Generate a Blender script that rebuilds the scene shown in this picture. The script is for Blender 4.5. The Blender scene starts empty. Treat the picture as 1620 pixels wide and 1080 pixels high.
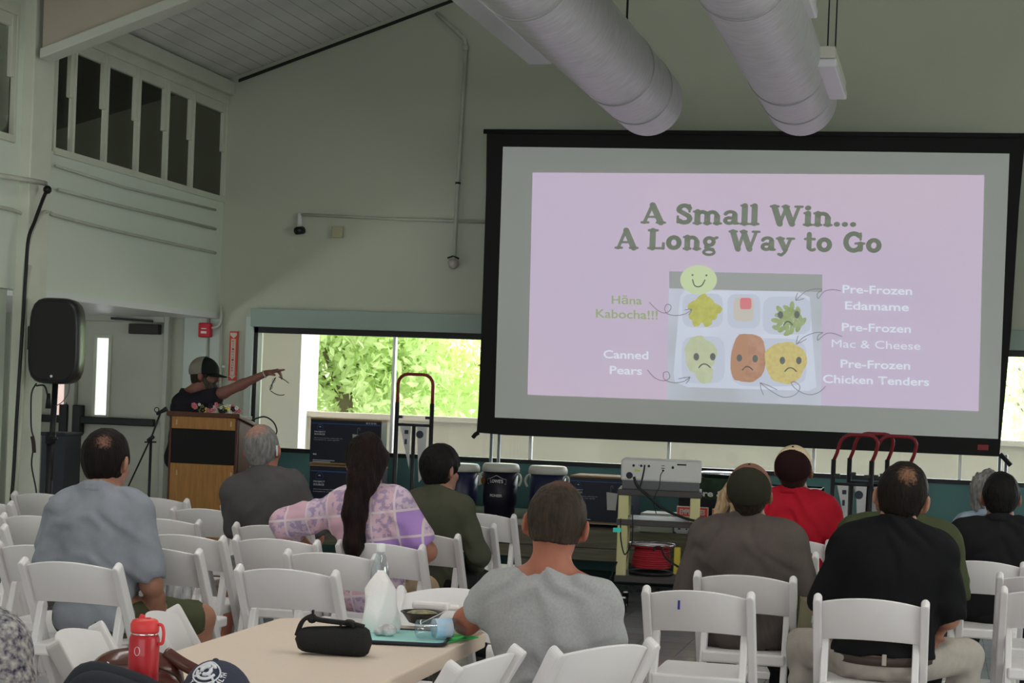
import bpy, math, random
import numpy as np
from mathutils import Vector, Matrix
random.seed(7); rng = np.random.default_rng(11)
S = bpy.context.scene; COL = S.collection
PI = math.pi
# ---------------------------------------------------------------- camera
F = 2900.0; YAW = math.radians(13.3); ROLL = math.radians(2.2); HC = 1.55; PX, PY = 810.0, 620.0
R0 = Vector((math.cos(YAW), math.sin(YAW), 0)); D0 = Vector((-math.sin(YAW), math.cos(YAW), 0)); U0 = Vector((0, 0, 1))
RR = R0*math.cos(ROLL) + U0*math.sin(ROLL); UR = U0*math.cos(ROLL) - R0*math.sin(ROLL)
cd = bpy.data.cameras.new('camera'); cam = bpy.data.objects.new('camera', cd); COL.objects.link(cam)
m = Matrix.Identity(4)
for i in range(3):
    m[i][0] = RR[i]; m[i][1] = UR[i]; m[i][2] = -D0[i]
m[2][3] = HC
cam.matrix_world = m
cd.sensor_width = 36; cd.lens = F/1620*36; cd.shift_y = 80/1620; cd.clip_end = 300
S.camera = cam
S.view_settings.view_transform = 'Standard'; S.view_settings.look = 'None'
S.view_settings.gamma = 1; S.view_settings.use_curve_mapping = False
S.view_settings.exposure = 0.0
S.cycles.use_denoising = True; S.cycles.max_bounces = 7; S.cycles.diffuse_bounces = 4
S.cycles.transparent_max_bounces = 16; S.cycles.sample_clamp_indirect = 4; S.cycles.caustics_reflective = False; S.cycles.caustics_refractive = False
# ---------------------------------------------------------------- world, sun, room light
W = bpy.data.worlds.new('sky'); S.world = W; W.use_nodes = True
bg = W.node_tree.nodes['Background']; bg.inputs[0].default_value = (0.93, 0.97, 1.0, 1); bg.inputs[1].default_value = 6.5
sd = bpy.data.lights.new('sun', 'SUN'); sd.energy = 34.0; sd.angle = 0.01; sd.color = (1, .96, .88)
sun = bpy.data.objects.new('sun', sd); COL.objects.link(sun)
sun.rotation_euler = Vector((-.35, .62, -.75)).to_track_quat('-Z', 'Y').to_euler()
def area(name, loc, to, sx, sy, e, colr):
    a = bpy.data.lights.new(name, 'AREA'); a.shape = 'RECTANGLE'; a.size = sx; a.size_y = sy; a.energy = e; a.color = colr
    o = bpy.data.objects.new(name, a); COL.objects.link(o); o.location = loc
    o.rotation_euler = (Vector(to)-Vector(loc)).to_track_quat('-Z', 'Y').to_euler(); return o
area('fill_light_rear', (-1, -5.6, 2.3), (-1.6, 10, 1.1), 9, 2.6, 300, (.97, .98, 1.0))  # added fill lamp behind the camera; the rear wall has no windows
area('fill_light_right', (7.2, 6.5, 2.2), (-6, 9.5, 1.6), 9, 2.2, 300, (.93, 1.0, .92))  # added fill lamp from the unseen right side, where the wall is solid
area('ceiling_lamp_row', (1.2, 5.5, 3.7), (1.2, 5.5, 0), .3, 7, 75, (1, .97, .93))
area('ceiling_lamp_row', (-3.4, 6.5, 4.1), (-3.4, 6.5, 0), .3, 7, 75, (1, .97, .93))
# ---------------------------------------------------------------- pixel rays to points in the room
CAM = Vector((0, 0, HC))
def ray(x, y): return D0 + RR*((x-PX)/F) - UR*((y-PY)/F)
def atz(x, y, z): r = ray(x, y); return CAM + r*((z-HC)/r.z)
def aty(x, y, Y): r = ray(x, y); return CAM + r*(Y/r.y)
def atx(x, y, X): r = ray(x, y); return CAM + r*(X/r.x)
def atd(x, y, d): return CAM + ray(x, y)*d
# ---------------------------------------------------------------- colour and materials
def lin(c): c = c/255; return c/12.92 if c <= .04045 else ((c+.055)/1.055)**2.4
def col(r, g, b, k=.47): return tuple(min(.92, lin(v)/k) for v in (r, g, b)) + (1,)
MATS = {}
def mat(name, c, rough=.7, metal=0, spec=.3, noise=0, nscale=20, bump=0, bscale=40, emit=None, es=0, stretch=None, c2=None, sheen=0, coat=0):
    if name in MATS: return MATS[name]
    M = bpy.data.materials.new(name); M.use_nodes = True; N = M.node_tree.nodes; L = M.node_tree.links
    b = N['Principled BSDF']
    b.inputs['Base Color'].default_value = c; b.inputs['Roughness'].default_value = rough; b.inputs['Metallic'].default_value = metal
    b.inputs['Specular IOR Level'].default_value = spec
    if sheen: b.inputs['Sheen Weight'].default_value = sheen
    if coat: b.inputs['Coat Weight'].default_value = coat
    tc = mp = None
    if noise or bump:
        tc = N.new('ShaderNodeTexCoord'); mp = N.new('ShaderNodeMapping'); L.new(tc.outputs['Object'], mp.inputs[0])
        if stretch: mp.inputs['Scale'].default_value = stretch
    if noise:
        n = N.new('ShaderNodeTexNoise'); n.inputs['Scale'].default_value = nscale; n.inputs['Detail'].default_value = 5
        L.new(mp.outputs[0], n.inputs['Vector'])
        r = N.new('ShaderNodeValToRGB'); r.color_ramp.elements[0].position = .3; r.color_ramp.elements[1].position = .72
        lo = c2 if c2 else tuple(v*(1-noise) for v in c[:3])+(1,)
        r.color_ramp.elements[0].color = lo; r.color_ramp.elements[1].color = c if c2 else tuple(min(1, v*(1+noise*.5)) for v in c[:3])+(1,)
        L.new(n.outputs['Fac'], r.inputs[0]); L.new(r.outputs[0], b.inputs['Base Color'])
    if bump:
        n2 = N.new('ShaderNodeTexNoise'); n2.inputs['Scale'].default_value = bscale; n2.inputs['Detail'].default_value = 4
        L.new(mp.outputs[0], n2.inputs['Vector'])
        bp = N.new('ShaderNodeBump'); bp.inputs['Strength'].default_value = bump; bp.inputs['Distance'].default_value = .01
        L.new(n2.outputs['Fac'], bp.inputs['Height']); L.new(bp.outputs[0], b.inputs['Normal'])
    if emit: b.inputs['Emission Color'].default_value = emit; b.inputs['Emission Strength'].default_value = es
    MATS[name] = M; return M
def glass(name, tint=(1, 1, 1, 1), refl=.08, trans=.9):
    if name in MATS: return MATS[name]
    M = bpy.data.materials.new(name); M.use_nodes = True; N = M.node_tree.nodes; L = M.node_tree.links
    N.clear(); o = N.new('ShaderNodeOutputMaterial'); t = N.new('ShaderNodeBsdfTransparent'); g = N.new('ShaderNodeBsdfGlossy')
    t.inputs[0].default_value = tint; g.inputs['Roughness'].default_value = .03
    x = N.new('ShaderNodeMixShader'); x.inputs[0].default_value = refl
    L.new(t.outputs[0], x.inputs[1]); L.new(g.outputs[0], x.inputs[2]); L.new(x.outputs[0], o.inputs[0])
    MATS[name] = M; return M
# ---------------------------------------------------------------- mesh building
class MB:
    def __init__(s): s.v = []; s.f = []; s.mi = []; s.sm = []; s.cur = 0
    def add(s, vs, fs, smooth=False, M=None):
        o = len(s.v)
        for p in vs:
            p = Vector(p)
            s.v.append(M @ p if M is not None else p)
        for f in fs: s.f.append([i+o for i in f]); s.mi.append(s.cur); s.sm.append(smooth)
        return s
    def box(s, c, d, M=None, rz=0, rot=None):
        x, y, z = d[0]/2, d[1]/2, d[2]/2
        vs = [Vector(p) for p in ((-x,-y,-z),(x,-y,-z),(x,y,-z),(-x,y,-z),(-x,-y,z),(x,-y,z),(x,y,z),(-x,y,z))]
        q = rot if rot is not None else Matrix.Rotation(rz, 3, 'Z')
        vs = [q @ p + Vector(c) for p in vs]
        return s.add(vs, [(0,3,2,1),(4,5,6,7),(0,1,5,4),(1,2,6,5),(2,3,7,6),(3,0,4,7)], M=M)
    def bb(s, a, b, M=None):
        a = Vector(a); b = Vector(b); return s.box((a+b)/2, tuple(abs(b[i]-a[i]) for i in range(3)), M)
    def beam(s, a, b, w, d, up=(0, 0, 1), M=None):
        a = Vector(a); b = Vector(b); z = (b-a); L = z.length; z.normalize(); x = Vector(up).cross(z)
        if x.length < 1e-4: x = Vector((1, 0, 0)).cross(z)
        x.normalize(); y = z.cross(x); q = Matrix((x, y, z)).transposed()
        return s.box((a+b)/2, (w, d, L), M, rot=q)
    def tube(s, pts, r, n=10, closed=False, M=None, caps=True):
        pts = [Vector(p) for p in pts]; k = len(pts); rs = r if isinstance(r, (list, tuple)) else [r]*k
        vs = []; fs = []; ref = None
        for i, p in enumerate(pts):
            if closed: t = pts[(i+1) % k]-pts[i-1]
            else: t = pts[min(i+1, k-1)]-pts[max(i-1, 0)]
            t.normalize()
            if ref is None:
                ref = Vector((0, 0, 1)) if abs(t.z) < .9 else Vector((1, 0, 0))
            u = t.cross(ref).normalized(); w = u.cross(t).normalized(); ref = w
            for j in range(n):
                a = 2*PI*j/n; vs.append(p + (u*math.cos(a)+w*math.sin(a))*rs[i])
        for i in range(k if closed else k-1):
            i2 = (i+1) % k
            for j in range(n):
                fs.append((i*n+j, i*n+(j+1) % n, i2*n+(j+1) % n, i2*n+j))
        if caps and not closed: fs.append(tuple(range(n-1, -1, -1))); fs.append(tuple((k-1)*n+j for j in range(n)))
        return s.add(vs, fs, True, M)
    def lathe(s, prof, c=(0, 0, 0), n=28, M=None, sq=0):
        vs = []; fs = []; c = Vector(c); k = len(prof)
        for r, z in prof:
            for j in range(n):
                a = 2*PI*j/n; q = 1.0
                if sq: q = 1/((abs(math.cos(a))**sq+abs(math.sin(a))**sq)**(1/sq))
                vs.append(c+Vector((r*q*math.cos(a), r*q*math.sin(a), z)))
        for i in range(k-1):
            for j in range(n): fs.append((i*n+j, i*n+(j+1) % n, (i+1)*n+(j+1) % n, (i+1)*n+j))
        fs.append(tuple(range(n-1, -1, -1))); fs.append(tuple((k-1)*n+j for j in range(n)))
        return s.add(vs, fs, True, M)
    def prism(s, poly, t, M=None):            # poly in xz, thickness along y
        n = len(poly); vs = [(p[0], -t/2, p[1]) for p in poly]+[(p[0], t/2, p[1]) for p in poly]
        fs = [tuple(range(n)), tuple(range(2*n-1, n-1, -1))]+[((i+1) % n, i, n+i, n+(i+1) % n) for i in range(n)]
        return s.add(vs, fs, False, M)
    def ball(s, c, r, n=14, M=None):
        r = r if isinstance(r, tuple) else (r, r, r); vs = []; fs = []; k = n//2+1
        for i in range(k):
            t = PI*(i+.02)/(k-1+.04)
            for j in range(n):
                a = 2*PI*j/n; vs.append((c[0]+r[0]*math.sin(t)*math.cos(a), c[1]+r[1]*math.sin(t)*math.sin(a), c[2]+r[2]*math.cos(t)))
        for i in range(k-1):
            for j in range(n): fs.append((i*n+(j+1) % n, i*n+j, (i+1)*n+j, (i+1)*n+(j+1) % n))
        return s.add(vs, fs, True, M)
    def disc(s, c, u, v, ru, rv=None, n=24, M=None, a0=0, a1=2*PI):
        rv = rv or ru; c = Vector(c); u = Vector(u); v = Vector(v)
        vs = [c+u*ru*math.cos(a0+(a1-a0)*j/n)+v*rv*math.sin(a0+(a1-a0)*j/n) for j in range(n)]
        return s.add(vs, [tuple(range(n))], M=M)
    def build(s, name, mats, parent=None, bevel=0, loc=None, smooth=None, seg=2):
        me = bpy.data.meshes.new(name); me.from_pydata([tuple(p) for p in s.v], [], s.f)
        for m_ in (mats if isinstance(mats, (list, tuple)) else [mats]): me.materials.append(m_)
        me.polygons.foreach_set('material_index', s.mi)
        me.polygons.foreach_set('use_smooth', [True]*len(s.f) if smooth else s.sm); me.update()
        o = bpy.data.objects.new(name, me); COL.objects.link(o)
        if parent is not None: o.parent = parent
        if loc is not None: o.location = loc
        if bevel:
            b = o.modifiers.new('b', 'BEVEL'); b.width = bevel; b.segments = seg; b.limit_method = 'ANGLE'; b.angle_limit = .7
        return o
def tag(o, label, cat, group=None, kind=None):
    o['label'] = label; o['category'] = cat
    if group: o['group'] = group
    if kind: o['kind'] = kind
    return o
def thing(name, label, cat, loc=(0, 0, 0), rz=0, group=None):
    o = bpy.data.objects.new(name, None); COL.objects.link(o); o.location = loc; o.rotation_euler = (0, 0, rz)
    o.empty_display_size = .1
    return tag(o, label, cat, group)
def struct(o): o['kind'] = 'structure'; return o
def dup(root, label, loc, rz, group=None):
    r = root.copy(); COL.objects.link(r); r.location = loc; r.rotation_euler = (0, 0, rz); r['label'] = label
    if group: r['group'] = group
    for ch in list(root.children):
        c = ch.copy(); COL.objects.link(c); c.parent = r
        for g in list(ch.children):
            d = g.copy(); COL.objects.link(d); d.parent = c
    return r
def textmesh(body, size=1.0, offset=0, name='text', align='CENTER'):
    cu = bpy.data.curves.new(name, 'FONT'); cu.body = body; cu.size = size; cu.offset = offset; cu.align_x = align; cu.resolution_u = 3
    o = bpy.data.objects.new(name, cu); COL.objects.link(o); dg = bpy.context.evaluated_depsgraph_get(); dg.update()
    me = bpy.data.meshes.new_from_object(o.evaluated_get(dg)); bpy.data.objects.remove(o); bpy.data.curves.remove(cu)
    return me
def textobj(body, mt, parent, c, w, right, up, name='lettering', offset=.02, h=None, off=.002):
    """flat lettering of width w (or height h) centred at c; right/up unit vectors"""
    me = textmesh(body, 1, offset); xs = [v.co.x for v in me.vertices]; ys = [v.co.y for v in me.vertices]
    sx = w/(max(xs)-min(xs)); sy = h/(max(ys)-min(ys)) if h else sx
    cx = (max(xs)+min(xs))/2; cy = (max(ys)+min(ys))/2; right = Vector(right); up = Vector(up); n = right.cross(up)
    for v in me.vertices: v.co = Vector(c)+right*(v.co.x-cx)*sx+up*(v.co.y-cy)*sy+n*off
    me.materials.append(mt); o = bpy.data.objects.new(name, me); COL.objects.link(o)
    if parent is not None: o.parent = parent
    return o
def arc(c, r, a0, a1, n, u, v):
    c = Vector(c); u = Vector(u); v = Vector(v)
    return [c+u*r*math.cos(a0+(a1-a0)*i/n)+v*r*math.sin(a0+(a1-a0)*i/n) for i in range(n+1)]
def smooth_path(pts, n=6):
    pts = [Vector(p) for p in pts]; out = []; k = len(pts)
    for i in range(k-1):
        a = pts[max(i-1, 0)]; b = pts[i]; c = pts[i+1]; d = pts[min(i+2, k-1)]
        for j in range(n):
            t = j/n; out.append(.5*((2*b)+(c-a)*t+(2*a-5*b+4*c-d)*t*t+(3*b-a-3*c+d)*t**3))
    out.append(pts[-1]); return out
# common materials
M_wall = mat('wall_paint_green', (.50, .53, .43, 1), .75, noise=.08, nscale=.7, bump=.12, bscale=60)
M_wall2 = mat('wall_paint_pale', (.68, .75, .65, 1), .65, noise=.06, nscale=.9, bump=.08, bscale=60)
M_frame = mat('window_frame_paint', (.62, .65, .54, 1), .5, noise=.07, nscale=3)
M_teal = mat('teal_paint', (.085, .20, .20, 1), .6, noise=.08, nscale=2)
M_header = mat('header_paint', (.33, .42, .37, 1), .6, noise=.06, nscale=2)
M_black = mat('black_metal', (.012, .012, .014, 1), .45)
M_white = mat('white_resin', (.78, .755, .75, 1), .42, spec=.4, noise=.03, nscale=6)
M_chrome = mat('bright_metal', (.6, .6, .6, 1), .25, metal=1)
M_beige = mat('porch_paint', (.76, .73, .63, 1), .8, noise=.06, nscale=1.5)
# ================================================================ ROOM
YB = 15.0; XL = -6.2; ZS = 2.12; SLOPE = .355; ZE = 4.15
def roofz(x): return ZE + SLOPE*(x-XL)
# floor: glossy tile
def floor_mat():
    M = bpy.data.materials.new('floor_tiles'); M.use_nodes = True; N = M.node_tree.nodes; L = M.node_tree.links; b = N['Principled BSDF']
    tc = N.new('ShaderNodeTexCoord'); br = N.new('ShaderNodeTexBrick'); br.offset = 0; br.inputs['Scale'].default_value = 1
    br.inputs['Brick Width'].default_value = .305; br.inputs['Row Height'].default_value = .305; br.inputs['Mortar Size'].default_value = .002
    br.inputs['Color1'].default_value = (.46, .43, .44, 1); br.inputs['Color2'].default_value = (.54, .51, .52, 1); br.inputs['Mortar'].default_value = (.25, .23, .23, 1)
    L.new(tc.outputs['Object'], br.inputs['Vector']); n = N.new('ShaderNodeTexNoise'); n.inputs['Scale'].default_value = 9; n.inputs['Detail'].default_value = 6
    L.new(tc.outputs['Object'], n.inputs['Vector']); mx = N.new('ShaderNodeMixRGB'); mx.blend_type = 'MULTIPLY'; mx.inputs[0].default_value = .35
    L.new(br.outputs[0], mx.inputs[1]); L.new(n.outputs['Color'], mx.inputs[2]); L.new(mx.outputs[0], b.inputs['Base Color'])
    b.inputs['Roughness'].default_value = .13; b.inputs['Specular IOR Level'].default_value = .7
    bp = N.new('ShaderNodeBump'); bp.inputs['Strength'].default_value = .05; L.new(n.outputs['Fac'], bp.inputs['Height']); L.new(bp.outputs[0], b.inputs['Normal'])
    return M
struct(MB().bb((-9, -6, -.1), (7.5, YB, 0)).build('floor', floor_mat()))
# back wall: solid above header, teal below sill
zh = aty(700, 526, YB).z; zs = aty(700, 727, YB).z; xw0 = aty(401, 600, YB).x
ZH = zh; ZSI = zs
b = MB().bb((-9, YB, ZH+.16), (7.5, YB+.2, 9)); b.bb((-9, YB, 0), (xw0, YB+.2, ZH+.16)); struct(b.build('wall_back', M_wall))
b = MB().bb((xw0, YB, 0), (7.5, YB+.2, ZSI)); struct(b.build('wall_back', M_teal))
struct(MB().bb((xw0-.02, YB-.07, ZH+.0), (7.5, YB+.15, ZH+.16)).build('trim_1', M_header, bevel=.006))
struct(MB().bb((xw0, YB-.03, 0), (7.5, YB, .1)).build('baseboard_back', mat('teal_dark', (.02,.045,.045,1), .5), bevel=.004))
# left wall (upper, with clerestory openings)
ys = [atx(x, 200, XL).y for x in (86, 116, 168, 219, 265, 306, 339)]; ys[-1] = YB
zsill = atx(200, 273, XL).z; ztop = 4.02
yp0, yp1 = atx(40, 200, XL+.03).y, atx(84, 200, XL+.08).y
b = MB().bb((XL-.15, -6, ZS), (XL, YB, zsill)); b.bb((XL-.15, -6, ztop), (XL, YB, 4.3)); b.bb((XL-.15, yp0-.1, zsill), (XL, yp1, ztop))
b.bb((XL-.15, 8.2, zsill), (XL, 9.4, ztop)); b.bb((XL-.15, -6, zsill), (XL, 4.2, ztop))
struct(b.build('wall_left', M_wall2))
b = MB().bb((XL-.2, -6, 0), (XL-.06, yp0, ZS)); b.bb((-9, yp1, 0), (-8.9, YB, 2.6)); struct(b.build('wall_left', M_wall2))
struct(MB().bb((-9, yp1, ZS-.03), (XL+.01, YB-.01, ZS+.02)).build('ceiling_alcove', mat('soffit_white', (.7, .72, .7, 1), .35, spec=.5)))
b = MB().bb((XL-.02, yp0, 0), (XL+.08, yp1, 4.4)); struct(b.build('pillar_left', mat('pilaster_paint', (.66, .69, .58, 1), .6, noise=.1, nscale=3), bevel=.01))
# clerestory window in the left wall
def clerestory(name, edges):
    b = MB(); y0, y1 = edges[0], edges[-1]
    b.bb((XL-.13, y0, ztop-.06), (XL+.02, y1, ztop+.02)); b.bb((XL-.13, y0, zsill-.02), (XL+.02, y1, zsill+.03))
    b.bb((XL-.05, y0, ztop-.14), (XL-.0, y1, ztop-.05))
    for i, y in enumerate(edges):
        b.bb((XL-.035, y-.020, zsill), (XL+.012, y+.012, ztop))
        if i: b.bb((XL-.03, y-.075, zsill+.42), (XL+.004, y-.018, ztop-.04))
    w = struct(b.build(name, M_frame, bevel=.004))
    for i in range(len(edges)-1):
        MB().bb((XL-.03, edges[i]+.012, zsill), (XL-.026, edges[i+1]-.03, ztop-.05)).build('pane', glass('clerestory_glass', (.5, .5, .46, 1), .07), w)
    return w
clerestory('window_1', ys)
clerestory('window_2', [4.2, 5.2, 6.2, 7.2, 8.2]); clerestory('window_3', [9.4, 10.4, 11.5, yp0-.1])
# boarded roof seen inside and out
def plank_mat(name, c, pitch=.1, gap=.05, axis=0):
    M = bpy.data.materials.new(name); M.use_nodes = True; N = M.node_tree.nodes; L = M.node_tree.links; b = N['Principled BSDF']
    tc = N.new('ShaderNodeTexCoord'); sp = N.new('ShaderNodeSeparateXYZ'); L.new(tc.outputs['Object'], sp.inputs[0])
    a = N.new('ShaderNodeMath'); a.operation = 'DIVIDE'; a.inputs[1].default_value = pitch; L.new(sp.outputs[axis], a.inputs[0])
    f = N.new('ShaderNodeMath'); f.operation = 'FRACT'; L.new(a.outputs[0], f.inputs[0])
    g = N.new('ShaderNodeMath'); g.operation = 'GREATER_THAN'; g.inputs[1].default_value = gap; L.new(f.outputs[0], g.inputs[0])
    n = N.new('ShaderNodeTexNoise'); n.inputs['Scale'].default_value = 1.3; n.inputs['Detail'].default_value = 5; L.new(tc.outputs['Object'], n.inputs['Vector'])
    r = N.new('ShaderNodeValToRGB'); r.color_ramp.elements[0].color = tuple(v*.72 for v in c[:3])+(1,); r.color_ramp.elements[1].color = c
    r.color_ramp.elements[0].position = .25; r.color_ramp.elements[1].position = .6; L.new(n.outputs['Fac'], r.inputs[0])
    mx = N.new('ShaderNodeMixRGB'); mx.inputs[1].default_value = tuple(v*.45 for v in c[:3])+(1,); L.new(g.outputs[0], mx.inputs[0]); L.new(r.outputs[0], mx.inputs[2])
    L.new(mx.outputs[0], b.inputs['Base Color']); b.inputs['Roughness'].default_value = .7; return M
def slab(x0, x1, y0, y1, z0, z1, t, name, mt):
    return struct(MB().add([(x0, y0, z0), (x1, y0, z1), (x1, y1, z1), (x0, y1, z0), (x0, y0, z0+t), (x1, y0, z1+t), (x1, y1, z1+t), (x0, y1, z0+t)],
                  [(0, 1, 2, 3), (4, 7, 6, 5), (0, 4, 5, 1), (1, 5, 6, 2), (2, 6, 7, 3), (3, 7, 4, 0)]).build(name, mt))
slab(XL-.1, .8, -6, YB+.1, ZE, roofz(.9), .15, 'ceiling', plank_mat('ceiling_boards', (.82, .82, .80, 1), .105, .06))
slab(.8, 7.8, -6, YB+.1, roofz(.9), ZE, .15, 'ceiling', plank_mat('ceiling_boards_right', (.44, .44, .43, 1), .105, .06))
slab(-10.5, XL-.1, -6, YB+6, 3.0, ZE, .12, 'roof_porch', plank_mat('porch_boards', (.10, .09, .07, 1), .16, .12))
slab(-6.2, 8, YB+.15, YB+1.0, 2.62, 2.55, .12, 'roof_porch', mat('porch_soffit', (.6, .6, .55, 1), .8))
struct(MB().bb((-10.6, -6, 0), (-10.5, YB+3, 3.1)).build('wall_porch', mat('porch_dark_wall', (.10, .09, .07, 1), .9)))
struct(MB().bb((7.5, -6, 0), (7.6, YB, 4.4)).build('wall_right', M_wall2))
struct(MB().bb((-9, -6.1, 0), (7.5, -6, 9)).build('wall_rear', M_wall2))
# rafter beam and trims
yb0 = yp0+.16
def slope_beam(x0, x1, y0, y1, drop0, drop1, name, mt, lift=0):
    z0, z1 = roofz(x0)-lift, roofz(x1)-lift
    v = [(x0, y0, z0-drop0), (x1, y0, z1-drop1), (x1, y1, z1-drop1), (x0, y1, z0-drop0), (x0, y0, z0), (x1, y0, z1), (x1, y1, z1), (x0, y1, z0)]
    return struct(MB().add(v, [(0, 3, 2, 1), (4, 5, 6, 7), (0, 1, 5, 4), (1, 2, 6, 5), (2, 3, 7, 6), (3, 0, 4, 7)]).build(name, mt, bevel=.008))
M_beam = mat('beam_paint', (.50, .45, .36, 1), .55, noise=.1, nscale=2)
slope_beam(XL+.12, .8, yp0+.02, yb0-.03, .48, .42, 'beam_1', M_beam)
slope_beam(XL+.12, .8, yp0-.01, yb0, .07, .07, 'trim_2', mat('trim_pale', (.62, .64, .56, 1), .5), lift=.43)
slope_beam(XL+.02, .8, 4.6, 4.95, .62, .55, 'beam_2', M_beam)
struct(MB().bb((XL, yp1, 4.04), (XL+.07, YB, 4.16)).build('trim_3', M_frame, bevel=.01))
slope_beam(XL+.1, .8, YB-.02, YB, .03, .03, 'shade_strip', mat('shadow_gap', (.03, .03, .03, 1), .9))  # dark strip painted for the shade where the boards meet the wall
# alcove doors
yd = YB; MD = mat('door_paint', (.52, .53, .44, 1), .5, noise=.05, nscale=4)
def dx(x): return aty(x, 620, yd).x
dt = aty(200, 509, yd).z
xs0, xm, xs1 = dx(30), dx(120), dx(262)
b = MB().bb((xs0-.07, yd-.09, 0), (xs0, yd, dt+.07)); b.bb((xs1, yd-.09, 0), (xs1+.045, yd, dt+.07)); b.bb((xs0, yd-.09, dt), (xs1, yd, dt+.07)); b.bb((xm-.03, yd-.11, 0), (xm+.04, yd, dt))
struct(b.build('trim_5', mat('door_frame_paint', (.48, .5, .43, 1), .5), bevel=.006))
M_bright = mat('daylit_pane', (.9, .9, .9, 1), .2, emit=(.97, 1, .98, 1), es=1.1)
M_brightp = mat('daylit_pane_pink', (.9, .8, .76, 1), .2, emit=(1, .72, .66, 1), es=.75)
def door(name, x0, x1, wx0, wx1, mbright, barx0, barx1, closer=False):
    r = struct(MB().bb((x0, yd-.05, .01), (x1, yd-.004, dt)).build(name, MD, bevel=.004))
    z0 = aty((wx0+wx1)/2, 656, yd).z; z1 = aty((wx0+wx1)/2, 535, yd).z; a, c = dx(wx0), dx(wx1)
    f = MB(); f.bb((a-.03, yd-.07, z0-.03), (a, yd-.045, z1+.03)); f.bb((c, yd-.07, z0-.03), (c+.03, yd-.045, z1+.03)); f.bb((a, yd-.07, z1), (c, yd-.045, z1+.03)); f.bb((a, yd-.07, z0-.03), (c, yd-.045, z0))
    f = f.build('window_frame', M_frame, r, bevel=.003)
    MB().bb((a, yd-.056, z0), (c, yd-.052, z1)).build('pane', mbright, r)
    zb = aty(190, 666, yd).z; p0, p1 = dx(barx0), dx(barx1)
    h = MB().bb((p0, yd-.13, zb-.033), (p1, yd-.08, zb+.033)).build('panic_bar', M_black, r, bevel=.008)
    xe = p0 if closer else p1
    MB().bb((xe-.04, yd-.14, zb-.13), (xe+.04, yd-.045, zb+.13)).build('latch_case', mat('latch_dark', (.03, .03, .035, 1), .5), h, bevel=.01)
    if closer:
        zc = aty(232, 521, yd).z; c0, c1 = dx(209), dx(256)
        k = MB().bb((c0, yd-.13, zc-.045), (c1, yd-.05, zc+.045)).build('door_closer', mat('closer_bronze', (.03, .028, .022, 1), .5), r, bevel=.008)
        MB().beam((dx(245), yd-.1, zc+.07), (dx(181), yd-.12, zc+.085), .025, .02).build('closer_arm', M_black, k)
door('door_1', xs0, xm-.03, 90, 107, M_brightp, 70, 112)
door('door_2', xm+.04, xs1, 156, 174, M_bright, 133, 254, True)
# stub pilasters on the lower back wall
b = MB()
for x0, x1, d in ((291, 327, .05), (330, 347, .02), (388, 400, .05)): b.bb((dx(x0), yd-d, 0), (dx(x1), yd, ZS))
struct(b.build('pillar_back', mat('pale_green_paint', (.55, .63, .56, 1), .55), bevel=.006))
# back window: black frame, panes, sill
struct_w = MB(); a0, a1 = xw0, 7.5
struct_w.bb((a0, YB-.02, ZH-.05), (a1, YB+.08, ZH)); struct_w.bb((a0, YB-.02, ZSI), (a1, YB+.1, ZSI+.035)); struct_w.bb((a0, YB-.02, ZSI), (a0+.035, YB+.08, ZH))
win = struct(struct_w.build('window_4', M_black))
M_mull = mat('mullion_glint_white', (.93, .93, .93, 1), .3, spec=.6)  # mullion colour whitened to put in the light that glass edges catch
ml = [aty(x, 620, YB).x for x in (400, 621, 842, 1061, 1291, 1523)]+[7.4]
for x in ml[1:-1]: MB().bb((x-.012, YB+.0, ZSI+.02), (x+.012, YB+.05, ZH-.03)).build('mullion', M_mull, win)
for i in range(len(ml)-1): MB().bb((ml[i]+.02, YB+.03, ZSI+.02), (ml[i+1]-.02, YB+.036, ZH-.04)).build('pane', glass('clear_glass', (.96, .96, .96, 1), .03), win)
# porch outside: column, parapet, paving
YP = 17.2
xc0, xc1 = aty(400, 620, 15.9).x, aty(474, 620, 15.9).x
xq0, xq1 = aty(474, 620, YP).x-.1, aty(489, 620, YP).x
struct(MB().bb((xc0-2, 15.9, -.05), (xc1, 16.1, 2.6)).build('wall_porch', mat('porch_wall_pale', (.92, .83, .76, 1), .8)))
struct(MB().bb((xq0-1, YP-.15, -.05), (xq1, YP+.25, 2.6)).build('pillar_porch', mat('porch_pillar_paint', (.50, .50, .43, 1), .7)))
zp = aty(720, 668, YP).z
b = MB().bb((xq1, YP, -.05), (9.5, YP+.18, zp)); b.bb((xq1, YP-.03, zp-.0), (9.5, YP+.21, zp+.05)); struct(b.build('wall_parapet', mat('parapet_paint', (.58, .52, .45, 1), .85, noise=.06, nscale=1.5)))
struct(MB().bb((-14, YB+.2, -.2), (16, 60, -.05)).build('ground_outside', mat('outside_paving', (.45, .44, .40, 1), .9, noise=.2, nscale=1)))
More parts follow.
